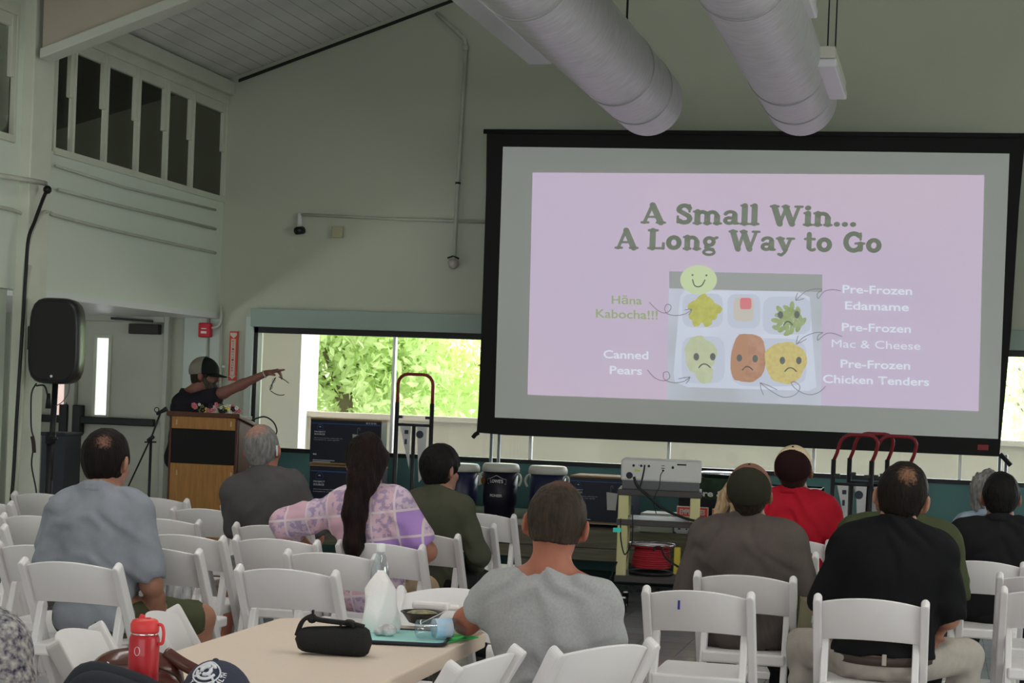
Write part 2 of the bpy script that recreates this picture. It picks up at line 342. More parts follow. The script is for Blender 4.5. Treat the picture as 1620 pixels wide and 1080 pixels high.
# trees beyond the porch
def leafcard(name, pts, size, mt, parent):
    n = len(pts); a = rng.normal(size=(n, 3)); a /= np.linalg.norm(a, axis=1)[:, None]; c = rng.normal(size=(n, 3)); c = np.cross(a, c); c /= np.linalg.norm(c, axis=1)[:, None]
    s = size*rng.uniform(.6, 1.3, (n, 1)); fold = np.cross(a, c)*s*.18
    v = np.stack([pts-a*s, pts+c*s*.45+fold, pts+a*s, pts-c*s*.45+fold], 1).reshape(-1, 3)
    me = bpy.data.meshes.new(name); me.from_pydata(v.tolist(), [], (np.arange(n*4).reshape(n, 4)).tolist()); me.materials.append(mt)
    o = bpy.data.objects.new(name, me); COL.objects.link(o); o.parent = parent; return o
def tree(label, x, y, z, r, n, mt, size=.09):
    t = thing('leafy_tree', label, 'tree', (x, y, -.05), 0, 'trees beyond the porch parapet')
    k = 26; cs = rng.normal(size=(k, 3))*.5; cs *= np.array([r, r*.7, r*.75]); pts = []
    for c in cs:
        q = rng.normal(size=(n//k, 3)); q /= np.linalg.norm(q, axis=1)[:, None]; q *= (rng.uniform(.55, 1, (n//k, 1)))*r*.42
        pts.append(q+c)
    pts = np.concatenate(pts)+np.array([0, 0, z+.05]); leafcard('foliage', pts, size, mt, t)
    b = MB().tube([(0, 0, 0), (.05, 0, z*.5), (-.05, .1, z+.3)], [.16, .12, .07], 9)
    for c in cs[:9]: b.tube(smooth_path([(0, .03, z*.6), tuple(c*.5+np.array([0, 0, z])), tuple(c+np.array([0, 0, z]))], 3), .03, 6)
    b.build('trunk', mat('bark', (.2, .16, .12, 1), .9), t)
def leafmat(name, c):
    M = mat(name, c, .5, noise=.35, nscale=1.5); N = M.node_tree.nodes; L = M.node_tree.links; b = N['Principled BSDF']
    tr = N.new('ShaderNodeBsdfTranslucent'); tr.inputs[0].default_value = tuple(min(1, v*1.5) for v in c[:3])+(1,)
    x = N.new('ShaderNodeMixShader'); x.inputs[0].default_value = .4; L.new(b.outputs[0], x.inputs[1]); L.new(tr.outputs[0], x.inputs[2]); L.new(x.outputs[0], N['Material Output'].inputs[0]); return M
LM = [leafmat('leaf_fresh', (.60, .78, .38, 1)), leafmat('leaf_mid', (.50, .70, .34, 1)), leafmat('leaf_pale', (.70, .82, .52, 1))]
for i, (px_, d, h, r, n, lb) in enumerate([(540, 22, 2.6, 1.7, 12000, 'bright green leafy tree next to the beige porch pillar'), (700, 25.5, 2.1, 1.8, 12000, 'pale green leafy tree behind the upright red and black hand truck'),
        (610, 31, 3.8, 2.7, 9000, 'tall thin-leaved tree standing behind the nearer green trees'), (830, 22.5, 2.4, 1.6, 8000, 'green leafy tree half hidden behind the left edge of the projection screen'), (1640, 24, 2.6, 2.0, 7000, 'green leafy tree seen past the right edge of the projection screen')]):
    p = atd(px_, 620, d); tree(lb, p.x, p.y, h-.4, r, n, LM[i % 3], .075)
# ---------------------------------------------------------------- pipes and conduits
M_pipe = mat('painted_pipe', (.50, .52, .43, 1), .5, noise=.12, nscale=8)
def pipe(name, pts, r, label, cat='pipe', mt=None, group=None, n=8): return tag(MB().tube(pts, r, n).build(name, mt or M_pipe), label, cat, group)
def wl(x, y, o=.03): return atx(x, y, XL+o)
def wb(x, y, o=.03): return aty(x, y, YB-o)
pipe('conduit', [wl(88, 262), wl(200, 297), wl(341, 332)], .010, 'thin painted conduit running just under the clerestory window sill', 'conduit')
pipe('conduit', [wl(-5, 277, .05), wl(40, 284, .16), wl(72, 290, .16)], .018, 'pale conduit crossing the wall pillar and ending above the black cable', 'conduit')
pipe('conduit', [wl(92, 300), wl(200, 328), wl(341, 362)], .012, 'painted conduit halfway between the sill conduit and the lowest one', 'conduit')
pipe('conduit', smooth_path([wl(36, 500, .16), wl(40, 420, .16), wl(50, 370, .16), wl(66, 338, .14), wl(80, 336), wl(90, 341), wl(200, 369), wl(341, 400)], 5), .012, 'lowest painted conduit bending down beside the wall pillar', 'conduit')
pipe('conduit', smooth_path([wl(-5, 327, .02), wl(25, 334, .02), wl(35, 350, .02), wl(33, 450, .02), wl(22, 800, .02)], 5), .012, 'pale conduit dropping down the wall left of the black cable', 'conduit')
pipe('conduit', smooth_path([wl(47, 420, .16), wl(40, 470, .16), wl(37, 600, .16), wl(24, 790, .16)], 5), .015, 'pale vertical conduit on the front of the wall pillar', 'conduit')
b = MB().tube(smooth_path([wl(75, 299, .17), wl(68, 315, .18), wl(55, 350, .18), wl(45, 378, .18), wl(41, 430, .18), wl(34, 540, .19), wl(27, 650, .19), wl(18, 790, .19), wl(5, 830, .25)], 5), .013, 8)
b.ball(wl(75, 300, .18), .03, 10); tag(b.build('black_cable', mat('cable_rubber', (.01, .01, .01, 1), .5)), 'thick black cable hanging down the wall pillar from a conduit end', 'cable')
# sprinkler drop pipe on back wall
t = thing('sprinkler_pipe', 'pale vertical sprinkler pipe with dark collar and round head left of the screen', 'pipe', (0, 0, 0))
MB().tube([wb(690, 20, .05), wb(735, 62, .05), wb(737, 78, .05)], .017, 9).build('sloping_pipe', M_pipe, t)
MB().tube([wb(737, 78, .05), wb(727, 240, .05), wb(718, 408, .05)], .016, 9).build('drop_pipe', M_pipe, t)
MB().tube([wb(736.5, 72, .05), wb(736.3, 80, .05)], .027, 12).build('fitting', M_pipe, t); MB().tube([wb(724.5, 288, .05), wb(724.3, 291, .05)], .023, 10).build('collar', M_black, t)
MB().ball(wb(717, 417, .06), .045, 14).build('sprinkler_head', mat('dirty_white', (.5, .47, .42, 1), .5, noise=.4, nscale=30), t)
MB().tube([wb(708, 408, .06), wb(717, 405, .06), wb(726, 409, .06)], .008, 6).build('guard', M_black, t)
pipe('conduit', [wb(475, 339), wb(620, 346), wb(768, 351)], .013, 'thin horizontal conduit on the back wall leading to the small camera', 'conduit')
t = thing('security_camera', 'small white and black camera hanging from the conduit on the back wall', 'camera', wb(474, 355))
o0 = wb(474, 355); MB().tube([wb(474, 337)-o0, wb(474, 358)-o0], .022, 10).build('bracket', mat('cam_white', (.7, .7, .66, 1), .4), t); MB().tube([wb(469, 365, .1)-o0, wb(479, 364, .03)-o0], .033, 12).build('lens_housing', M_black, t)
tag(MB().box(wb(534, 367), (.095, .03, .1)).build('wall_plate', mat('plate_tan', (.42, .4, .26, 1), .5), bevel=.004), 'small square tan blank plate on the back wall', 'wall plate')
# fire alarm + extinguisher sign
c = aty(325, 522, YB-.08); t = thing('fire_alarm', 'red fire alarm pull box on the wall above the speaking man', 'fire alarm', c)
M_red = mat('alarm_red', col(140, 22, 32), .4)
MB().box((0, 0, 0), (.11, .07, .125)).build('housing', M_red, t, bevel=.01); MB().box((.0, -.038, -.02), (.05, .006, .02)).build('label_plate', mat('label_white', (.8, .8, .8, 1), .5), t)
MB().box((.0, -.038, .012), (.045, .006, .008)).build('label_plate', mat('label_white', (.8, .8, .8, 1), .5), t)
pipe('conduit', smooth_path([c+Vector((.06, 0, .02)), c+Vector((.12, 0, .04)), c+Vector((.14, 0, .1)), c+Vector((.14, 0, .23))], 4), .012, 'short bent conduit rising from the red fire alarm', 'conduit')
pipe('conduit', [aty(351, 490, YB-.03), aty(344, 800, YB-.03)], .013, 'vertical conduit on the wall between fire alarm and extinguisher sign', 'conduit')
c = aty(369, 563, YB-.02); hh = .43; t = thing('extinguisher_sign', 'tall narrow red sign with white letters and arrow beside the window', 'sign', c)
MB().box((0, 0, 0), (.075, .012, hh)).build('sign_board', mat('sign_red', col(150, 40, 35), .5), t)
MB().box((0, -.008, -.01), (.042, .004, hh*.74)).build('letter_strip', mat('sign_cream', (.62, .55, .42, 1), .5), t)
M_sr = mat('sign_lettering_red', col(120, 30, 30), .5)
for i, ch in enumerate('EXTINGUISHER'): textobj(ch, M_sr, t, (0, -.0105, hh*.30-i*hh*.054), .02, (1, 0, 0), (0, 0, 1), 'lettering', .01, h=.017, off=.0)
MB().prism([(-.03, hh*.47), (.03, hh*.47), (.03, hh*.42), (0, hh*.36), (-.03, hh*.42)], .006, Matrix.Translation((0, -.008, 0))).build('emblem', mat('sign_cream', (1, 1, 1, 1)), t)
MB().prism([(-.032, -hh*.40), (.032, -hh*.40), (0, -hh*.47)], .006, Matrix.Translation((0, -.008, 0))).build('arrow', mat('sign_cream', (1, 1, 1, 1)), t)
# pale service strip at floor of the back wall
tag(MB().tube([aty(690, 806, YB-.06), aty(900, 818, YB-.06)], .055, 10).build('floor_duct', mat('pale_green_pipe', (.5, .58, .45, 1), .5)), 'pale green pipe along the teal wall behind the coolers', 'pipe')
# ---------------------------------------------------------------- ducts and hanging lamps
def duct_mat():
    M = mat('duct_metal', (.58, .58, .60, 1), .38, spec=.5, noise=.18, nscale=3, bump=.25, bscale=5, stretch=(3, 9, 3)); return M
for (ex, ey, lb) in ((1026, 160, 'left of two large round ceiling ducts'), (1268, 160, 'right of two large round ceiling ducts')):
    e = atd(ex, ey, 13.1); rad = .25
    t = thing('air_duct', 'large white round duct hung from the ceiling, the '+lb, 'duct', (e.x, e.y, e.z), 0, 'round ceiling ducts')
    Mr = Matrix.Rotation(PI/2, 4, 'X')   # z -> -y
    pr = [(rad*.0, -.045), (rad*.55, -.04), (rad*.88, -.02), (rad, .01), (rad, 18)]
    MB().lathe(pr, n=48, M=Mr).build('duct_body', duct_mat(), t)
    for y in (.55, 1.35, 4, 7): MB().lathe([(rad+.001, y), (rad+.006, y+.004), (rad+.006, y+.022), (rad+.001, y+.026)], n=48, M=Mr).build('seam', mat('duct_seam', (.4, .4, .42, 1), .5, metal=.3), t)
    for y in (1.0, 5.0): MB().tube([(0, -y, rad-.02), (0, -y, roofz(e.x)-e.z)], .008, 6).build('hanger', M_black, t)
def strip_lamp(x, y, d, length, label, w=.13, tilt=0):
    p = atd(x, y, d); t = thing('strip_lamp', label, 'ceiling lamp', p, 0, 'strip lamps hung beside the ducts')
    MB().box((0, 0, .03), (w, length, .075)).build('housing', mat('lamp_enamel', (.6, .59, .52, 1), .4), t, bevel=.008)
    MB().box((0, 0, -.035), (w+.02, length-.02, .055)).build('diffuser', mat('lamp_diffuser', (.72, .72, .76, 1), .3), t, bevel=.012)
    for yy in (-length*.3, length*.3): MB().tube([(0, yy, .06), (0, yy, roofz(p.x)-p.z)], .005, 5).build('hanger', M_black, t)
strip_lamp(1314, 118, 11.9, 1.25, 'short white strip lamp hung right of the right ceiling duct')
strip_lamp(1262, -18, 9.9, 1.0, 'white strip lamp cut off by the top edge of the picture')
strip_lamp(800, 40, 12.2, 2.2, 'long pale strip lamp beside the left ceiling duct', .16)
# ceiling flood lamp on the boards
p = atd(376, 48, 13.2); zz = roofz(p.x)
t = thing('ceiling_fixture', 'black flat lamp fixture fixed to the white boarded ceiling', 'ceiling lamp', (p.x, p.y, zz-.02)); t.rotation_euler = (0, -math.atan(SLOPE), 0)
MB().box((0, 0, -.05), (.36, .16, .07)).build('housing', M_black, t, bevel=.01); MB().box((.0, 0, -.095), (.30, .15, .03)).build('lens', mat('lens_pale', (.6, .65, .62, 1), .3), t, bevel=.008)
MB().box((-.19, 0, -.07), (.06, .12, .05)).build('end_cap', M_black, t, bevel=.006)
# ================================================================ FOLDING CHAIRS
def make_chair(label, loc, rz, group):
    t = thing('folding_chair', label, 'chair', loc, rz, group)
    for s in (-1, 1):
        b = MB(); a = Vector((s*.208, -.235, .785)); c = Vector((s*.208, .235, .0)); d = (c-a).normalized()
        w, dp = .034, .05; x = Vector((1, 0, 0)); y = d.cross(x).normalized(); M = Matrix.Translation(a) @ Matrix((x, y, -d)).transposed().to_4x4()
        L = (c-a).length; poly = [(-w/2, -L), (w/2, -L), (w/2, -.012)]+[(w/2*math.cos(i*PI/8), -.012+.020*math.sin(i*PI/8)) for i in range(1, 8)]+[(-w/2, -.012)]
        b.prism(poly, dp, M); b.build('back_post', M_white, t, bevel=.006)
        b = MB(); a = Vector((s*.178, -.105, .61)); c = Vector((s*.178, -.275, .0)); d = (c-a).normalized(); y = d.cross(x).normalized()
        L = (c-a).length; w = .05; M = Matrix.Translation(a) @ Matrix((y, x, -d)).transposed().to_4x4()
        poly = [(-w*.4, -L), (w*.4, -L), (w/2, -.14), (w/2, -.02)]+[(w/2*math.cos(i*PI/8), -.02+.025*math.sin(i*PI/8)) for i in range(1, 8)]+[(-w/2, -.02), (-w/2, -.14)]
        b.prism(poly, .028, M); b.build('rear_leg', M_white, t, bevel=.005)
    # curved top rail
    n = 14; vs = []; fs = []
    for i in range(n+1):
        u = i/n*2-1; x = u*.195; bow = -.045*(1-u*u); top = .768+.028*(1-u*u); bot = .612+.012*(1-u*u)
        for (y, z) in ((0, bot), (-.0, top), (.014, top+.003), (.014, bot)):
            yy = -.235+(.785-z)*.55+bow+y; vs.append((x, yy, z))
    for i in range(n):
        for j in range(4): fs.append((i*4+j, i*4+(j+1) % 4, (i+1)*4+(j+1) % 4, (i+1)*4+j))
    fs.append((3, 2, 1, 0)); fs.append((n*4, n*4+1, n*4+2, n*4+3))
    MB().add(vs, fs, True).build('top_rail', M_white, t, bevel=.004)
    b = MB(); b.box((0, .01, .435), (.345, .40, .028)); b.box((0, .205, .425), (.36, .03, .045)); b.box((0, -.19, .425), (.36, .028, .05)); b.box((-.172, .01, .425), (.022, .40, .045)); b.box((.172, .01, .425), (.022, .40, .045))
    b.build('seat', M_white, t, bevel=.009)
    MB().box((0, -.235, .16), (.34, .018, .035)).build('stretcher', M_white, t, bevel=.004); MB().box((0, .16, .13), (.39, .018, .035)).build('stretcher', M_white, t, bevel=.004)
    return t
CH = {}; proto = None
def chair(key, x, y, side, label, rz=0, group='white folding chairs in rows', z=.785):
    """side -1: pixel of the left post top, +1: right post top, 0: rail centre"""
    global proto
    p = atz(x, y, z); c = Matrix.Rotation(rz, 3, 'Z') @ Vector((side*-.208, .235, 0)); loc = Vector((p.x, p.y, 0))+c; loc.z = 0
    if proto is None: o = proto = make_chair(label, loc, rz, group)
    else: o = dup(proto, label, loc, rz, group)
    CH[key] = o; return o
wfc = 'white folding chair '
for a in [
 ('c1', 36, 887, -1, wfc+'at front left whose rail crosses the grey-blue shirt of the seated man'),
 ('b2', -4, 861, -1, wfc+'one row ahead of the leftmost man, cut by the left picture edge'),
 ('b1', 4, 815, -1, wfc+'at the left edge, two rows ahead of the leftmost man'),
 ('c0', 16, 796, 1, wfc+'at the left edge showing only the right end of its rail'),
 ('b0', 5, 833, 1, wfc+'at the left edge of which only one post tip shows'),
 ('c1b', 22, 780, -1, wfc+'in the farthest row below the speaker stand'),
 ('c2', 294, 792, 1, wfc+'in the farthest row right of the balding dark-haired man'),
 ('e', 273, 804, -1, wfc+'standing empty in front of the wooden lectern'),
 ('f', 353, 797, -1, wfc+'mostly hidden behind the grey-haired man in the dark T-shirt'),
 ('g', 313, 826, 1, wfc+'right behind the empty chair nearest the lectern'),
 ('h', 351, 852, 1, wfc+'between leftmost man and grey-haired man, rail just above the floral shorts'),
 ('i', 313, 873, 1, wfc+'directly right of the leftmost man, beside his bare elbow'),
 ('j', 372.6, 851, -1, wfc+'behind the elbow of the woman in the purple patchwork blouse'),
 ('k', 372.6, 830, -1, wfc+'on which the grey-haired man in the dark T-shirt sits'),
 ('l', 454, 873, -1, wfc+'just behind the long ponytail of the woman in purple'),
 ('m', 377, 898, -1, wfc+'standing behind the far left corner of the cream table'),
 ('n', 666.7, 866, 1, wfc+'on which the woman in the purple patchwork blouse sits'),
 ('o', 723, 849, 1, wfc+'on which the black-haired man in olive sits'),
 ('p', 812, 817, 1, wfc+'standing empty in front of the middle blue cooler'),
 ('q', 780, 832, 1, wfc+'standing empty just right of the black-haired man in olive'),
 ('s1', 1022, 932, -1, wfc+'with a short blue mark on its rail'),
 ('s2', 1103, 908, -1, wfc+'on which the man in the olive cap and brown shirt sits'),
 ('s3', 1293.5, 945, -1, wfc+'on which the balding man in the black polo sits'),
 ('s4', 1310, 858, 1, wfc+'on which the person in the red shirt sits'),
 ('s5', 1290, 878, 1, wfc+'between the red shirt and the brown shirt, mostly hidden'),
 ('s6', 1520, 932, 1, wfc+'on which the olive-shirted man hidden behind the black polo sits'),
 ('s7', 1484, 886, -1, wfc+'on which the man in the black shirt at the far right sits'),
 ('s8', 1582, 910, -1, wfc+'at the right picture edge, the farther of two cut chairs'),
 ('s9', 1588.6, 933, -1, wfc+'at the right picture edge, the nearer of two cut chairs')]:
    chair(*a)
# blue mark on one rail
mk = CH['s1']; MB().box((0, 0, 0), (.009, .003, .036), rz=0).build('blue_mark', mat('marker_blue', (.03, .03, .25, 1), .5), mk).location = (-.07, -.265, .735)
# chairs turned around the table
TG = 'white folding chairs around the cream table'
def chair_at(key, X, Y, deg, label):
    o = dup(proto, label, (X, Y, 0), math.radians(deg), TG); CH[key] = o; return o
p = atz(672, 955, .785); chair_at('r', p.x, p.y+.18, 180, wfc+'at the far end of the cream table behind the foam tray')
chair_at('t1', -2.20, 5.55, -76, wfc+'tucked under the left side of the cream table behind the red bottle')
chair_at('t2', -2.24, 5.02, -80, wfc+'seen from behind its side left of the brown handbag')
chair_at('t3', -1.48, 5.17, 78, wfc+'at the right side of the table, cut by the bottom edge')
chair_at('t4', -1.17, 5.64, 56, wfc+'on which the man in the light grey T-shirt sits')
# ================================================================ TABLE
TX0, TX1, TY0, TY1, TZ = -2.21, -1.47, 3.7, 6.02, .74
t = thing('folding_table', 'long cream plastic folding table in the foreground with things on it', 'table', ((TX0+TX1)/2, (TY0+TY1)/2, 0))
M_tab = mat('table_plastic', (.78, .64, .52, 1), .5, noise=.03, nscale=90, bump=.1, bscale=300)
w, l = TX1-TX0, TY1-TY0; r = .06; poly = []
for cx, cy, a0 in ((w/2-r, l/2-r, 0), (-w/2+r, l/2-r, 90), (-w/2+r, -l/2+r, 180), (w/2-r, -l/2+r, 270)):
    for i in range(7): a = math.radians(a0+15*i); poly.append((cx+r*math.cos(a), cy+r*math.sin(a)))
MB().prism(poly, .05, Matrix.Translation((0, 0, TZ-.025)) @ Matrix.Rotation(-PI/2, 4, 'X') @ Matrix.Scale(-1, 4, (0, 0, 1))).build('tabletop', M_tab, t, bevel=.006)
M_gm = mat('grey_metal', (.18, .18, .19, 1), .4, metal=.6)
for s in (-1, 1):
    for q in (-1, 1): MB().tube([(q*.27, s*(l/2-.3), TZ-.05), (q*.29, s*(l/2-.22), .0)], .014, 10).build('leg', M_gm, t)
    MB().tube([(-.28, s*(l/2-.26), .2), (.28, s*(l/2-.26), .2)], .011, 8).build('crossbar', M_gm, t)
def tt(x, y, z=TZ): return atz(x, y, z)
# red bottle
p = tt(229, 1118); p = atd(229, 1000, 4.5); p.z = TZ
t = thing('water_bottle', 'red steel water bottle with straw lid standing at the bottom edge', 'bottle', p)
MR = mat('bottle_red', (.48, .018, .028, 1), .42, coat=.2); MRL = mat('bottle_lid_red', (.75, .06, .06, 1), .4)
MB().lathe([(.03, 0), (.036, .004), (.037, .05), (.037, .17), (.0355, .176), (.033, .182)], n=32).build('body', MR, t)
MB().lathe([(.0325, .18), (.0325, .187)], n=32).build('steel_ring', mat('bright_steel', (.8, .78, .76, 1), .15, metal=1), t)
MB().lathe([(.034, .187), (.035, .192), (.0352, .207), (.031, .216), (.026, .219), (.0, .221)], n=32).build('lid', MRL, t)
MB().beam((-.012, 0, .216), (-.006, 0, .229), .010, .012).beam((-.015, 0, .219), (.014, 0, .221), .012, .006).build('spout', MRL, t, bevel=.002)
MB().tube(smooth_path([(.030, 0, .208), (.045, -.002, .207), (.051, -.002, .19), (.049, -.002, .165), (.038, 0, .160)], 5), .0042, 8).build('handle', MRL, t)
fr = (R0 - D0*.0).normalized()
def curved_mark(name, pts, r, z0, parent, mt):   # marks on a cylinder facing the camera
    vs = []
    return None
Mk = mat('print_white', (.8, .8, .8, 1), .5)
cd_ = -D0; drop = MB(); pts = []
for i in range(16):
    a = 2*PI*i/16; rr_ = .0085*(1-.35*math.sin(a)); pts.append((-.010+rr_*.75*math.cos(a), .148+rr_*1.25*math.sin(a)))
drop.tube([R0*u_ + cd_*(math.sqrt(.0375**2-u_*u_)) + Vector((0, 0, z_)) for u_, z_ in pts], .0007, 6, closed=True); drop.build('emblem', Mk, t)
tx = textobj('hydrate', Mk, t, (0, 0, 0), .045, (0, 0, 1), -R0, 'lettering', .01)
bpy.data.objects.remove(tx)
# brown handbag, dark jacket, navy cap
p = tt(215, 1100); t = thing('handbag', 'shiny dark brown leather handbag lying behind the red bottle', 'bag', (atd(214, 1050, 4.75).x, atd(214, 1050, 4.75).y, TZ), YAW)
M_lea = mat('brown_leather', col(62, 32, 26), .22, spec=.6, noise=.25, nscale=6, bump=.15, bscale=18)
b = MB(); n = 22; prof = []
vs = []; fs = []; k = 12
for i in range(n+1):
    u = i/n*2-1; h = .115*(max(0, 1-abs(u)**2.6)**.5); d = .06*(max(.02, 1-abs(u)**3)**.5)
    for j in range(k):
        a = 2*PI*j/k; vs.append((u*.135, d*math.cos(a), .055*(h/.115)+.055*(h/.115)*math.sin(a)+.0))
for i in range(n):
    for j in range(k): fs.append((i*k+j, i*k+(j+1) % k, (i+1)*k+(j+1) % k, (i+1)*k+j))
b.add(vs, fs, True); b.build('body', M_lea, t, smooth=True)
MB().tube([Vector((u*.137, -.052*(max(.02, 1-abs(u)**3)**.5), .075*(max(0, 1-abs(u)**2.6)**.5))) for u in [i/12*2-1 for i in range(13)]], .003, 6).build('seam', mat('leather_dark', (.02, .012, .01, 1), .4), t)
MB().tube(smooth_path([(.08, 0, .10), (.13, -.02, .075), (.19, -.03, .05), (.24, -.02, .03), (.25, .02, .015)], 6), [.018]*25, 8).build('strap', M_lea, t)
for u in (.11, .15): MB().ball((u-.21, -.05, .06+u*.1), .005, 8).build('rivet', M_chrome, t)
p = atd(150, 1098, 4.35); t = MB(); pts = smooth_path([(-.09, 0, .0), (-.05, .01, .055), (-.01, .0, .083), (.06, .01, .07), (.13, .0, .058), (.2, .0, .03)], 4)
t.tube(pts, [.012+.02*math.sin(PI*min(1, i/(len(pts)-1)+.05)) for i in range(len(pts))], 14)
t.tube([q+Vector((.01, -.03, -.025)) for q in pts], [.014+.026*math.sin(PI*min(1, i/(len(pts)-1)+.05)) for i in range(len(pts))], 14)
o = t.build('folded_jacket', mat('dark_navy_cloth', (.02, .023, .03, 1), .8, bump=.5, bscale=25)); o.location = (p.x, p.y, TZ+.02); o.rotation_euler = (0, 0, YAW)
tag(o, 'folded dark jacket at the bottom edge left of the red bottle', 'jacket')
# cap lying on the table
p = atd(340, 1078, 4.5); t = thing('baseball_cap', 'dark navy cap with a white round print lying on the cream table', 'cap', (p.x, p.y, TZ), YAW)
M_navy = mat('cap_navy', col(38, 40, 52), .85, bump=.3, bscale=90)
vs = []; fs = []; n = 32; k = 12; A, B, H = .092, .10, .125
def capp(t_, a): return Vector((A*math.sin(t_)*math.cos(a)*(1+.06*math.cos(a)), B*math.sin(t_)*math.sin(a), H*(max(0, math.cos(t_)))**.8))
for i in range(k+1):
    t_ = PI/2*i/k
    for j in range(n): vs.append(capp(t_, 2*PI*j/n))
for i in range(k):
    for j in range(n): fs.append((i*n+(j+1) % n, i*n+j, (i+1)*n+j, (i+1)*n+(j+1) % n))
MB().add(vs, fs, True).build('crown', M_navy, t, smooth=True)
MB().ball((0, 0, H), (.008, .008, .005), 10).build('button', M_navy, t)
def on_cap(u, v):       # u around, v up angle, raised off the crown
    return capp(v, u)*1.012
cx_, cv_ = math.radians(-104), math.radians(35)
def cm(a, r0, r1=None):  # polar about the emblem centre on the crown
    r0 *= .72; return on_cap(cx_+math.cos(a)*r0*1.75, cv_-math.sin(a)*r0)
b = MB()
for (a0, a1, rr_, wd) in ((0, 360, .50, .0022), (20, 170, .36, .004), (190, 330, .34, .004), (60, 200, .18, .005), (250, 380, .17, .005)):
    b.tube([cm(math.radians(a0+(a1-a0)*i/24), rr_) for i in range(25)], wd, 6)
for a in (30, 75, 100, 140, 215, 300): b.tube([cm(math.radians(a), .2), cm(math.radians(a+12), .35), cm(math.radians(a+5), .49)], .003, 6)
b.build('emblem', mat('cap_print', (.75, .75, .8, 1), .7), t)
Mp = mat('cap_print', (1, 1, 1, 1))
for i, ch in enumerate('T OF HEALTH'):
    if ch == ' ': continue
    a = math.radians(-122+i*10.5); c = cm(a, .61); r_ = (cm(a+.05, .61)-cm(a-.05, .61)).normalized(); u_ = (cm(a, .55)-cm(a, .67)).normalized(); r_ = (r_-u_*r_.dot(u_)).normalized()
    textobj(ch, Mp, t, c, .0085, r_, u_, 'lettering', .03, h=.013, off=.002)
MB().add([on_cap(math.radians(a), PI/2)*Vector((1, 1, 1)).x for a in range(10, 171, 10)]+[on_cap(math.radians(a), PI/2)+Vector((0, .07*math.sin(math.radians(a)), .004)) for a in range(10, 171, 10)],
   [(i, i+1, i+18, i+17) for i in range(16)], True).build('brim', M_navy, t)
# black glasses pouch
p = (tt(522, 1046)+tt(522, 1030))/2; t = thing('belt_pouch', 'black fabric pouch with a strap lying on the cream table', 'pouch', (p.x, p.y+.03, TZ), YAW-.04)
M_bl = mat('black_fabric', (.012, .012, .012, 1), .75, bump=.4, bscale=160)
L_ = .235; vs = []; fs = []; n = 20; k = 16
for i in range(n+1):
    u = i/n*2-1; e = (max(0, 1-abs(u)**6))**.5*.5+.5*(max(0, 1-abs(u)**14)); h = (.043+.006*u)*e; 
    for j in range(k):
        a = 2*PI*j/k; q = 1/((abs(math.cos(a))**2.6+abs(math.sin(a))**2.6)**(1/2.6)); vs.append((u*L_/2, .04*e*q*math.cos(a), .044+h*q*math.sin(a)))
for i in range(n):
    for j in range(k): fs.append((i*k+j, i*k+(j+1) % k, (i+1)*k+(j+1) % k, (i+1)*k+j))
MB().add(vs, fs, True).build('body', M_bl, t, smooth=True)
def strip(pts, w, th, wd=(0, 1, 0)):
    b = MB(); pts = smooth_path(pts, 6); wd = Vector(wd); k = len(pts); vs = []
    for i, q in enumerate(pts):
        tn = (pts[min(i+1, k-1)]-pts[max(0, i-1)]).normalized(); nn = tn.cross(wd).normalized()
        vs += [q+wd*w/2+nn*th, q-wd*w/2+nn*th, q-wd*w/2-nn*th, q+wd*w/2-nn*th]
    fs = [(i*4+j, i*4+(j+1) % 4, i*4+4+(j+1) % 4, i*4+4+j) for i in range(k-1) for j in range(4)]+[(0, 3, 2, 1), (k*4-4, k*4-3, k*4-2, k*4-1)]
    return b.add(vs, fs, True)
strip([(-.112, 0, .055), (-.098, 0, .095), (-.075, 0, .112), (-.05, 0, .105), (.0, 0, .10), (.05, 0, .096), (.09, 0, .088)], .028, .006).build('strap', M_bl, t)
MB().ball((-.068, 0, .107), (.016, .016, .015), 10).box((-.066, 0, .125), (.006, .02, .014)).build('strap_loop', M_bl, t)
strip([(.02, 0, .09), (.035, 0, .103), (.055, 0, .1), (.06, 0, .088)], .05, .003).build('flap', M_bl, t)
# teal tray, folder, bottles, bag, food bowl
def tpt(x, y): return atz(x, y, TZ)
pc = [tpt(556, 996), tpt(575, 1022), tpt(690, 1025), tpt(738, 1000), tpt(715, 975), tpt(600, 978)]
q = Vector((-1.715, 5.68, TZ)); t = thing('serving_tray', 'teal serving tray with dark edge under the food things', 'tray', (q.x, q.y, TZ), math.radians(10))
def rrect(w, l, r, n=5):
    o = []
    for cx, cy, a0 in ((w/2-r, l/2-r, 0), (-w/2+r, l/2-r, 90), (-w/2+r, -l/2+r, 180), (w/2-r, -l/2+r, 270)):
        for i in range(n+1): a = math.radians(a0+90*i/n); o.append((cx+r*math.cos(a), cy+r*math.sin(a)))
    return o
FL = Matrix.Rotation(-PI/2, 4, 'X') @ Matrix.Scale(-1, 4, (0, 0, 1))
MB().prism(rrect(.37, .31, .03), .006, Matrix.Translation((0, 0, .006)) @ FL).build('base', mat('tray_teal', col(120, 165, 160), .35, spec=.6), t)
pl = rrect(.375, .315, .032); MB().tube([(x, y, .008) for x, y in pl], .006, 8, closed=True).build('rim', mat('tray_rim_dark', (.015, .02, .03, 1), .4), t)
q = tpt(705, 1012); o = MB().prism(rrect(.17, .22, .004), .004, FL).build('paper_folder', mat('folder_green', col(45, 155, 75), .5)); o.location = (q.x-.03, q.y+.02, TZ+.003); o.rotation_euler = (0, 0, -.35)
tag(o, 'bright green paper folder sticking out from under the tray', 'folder')
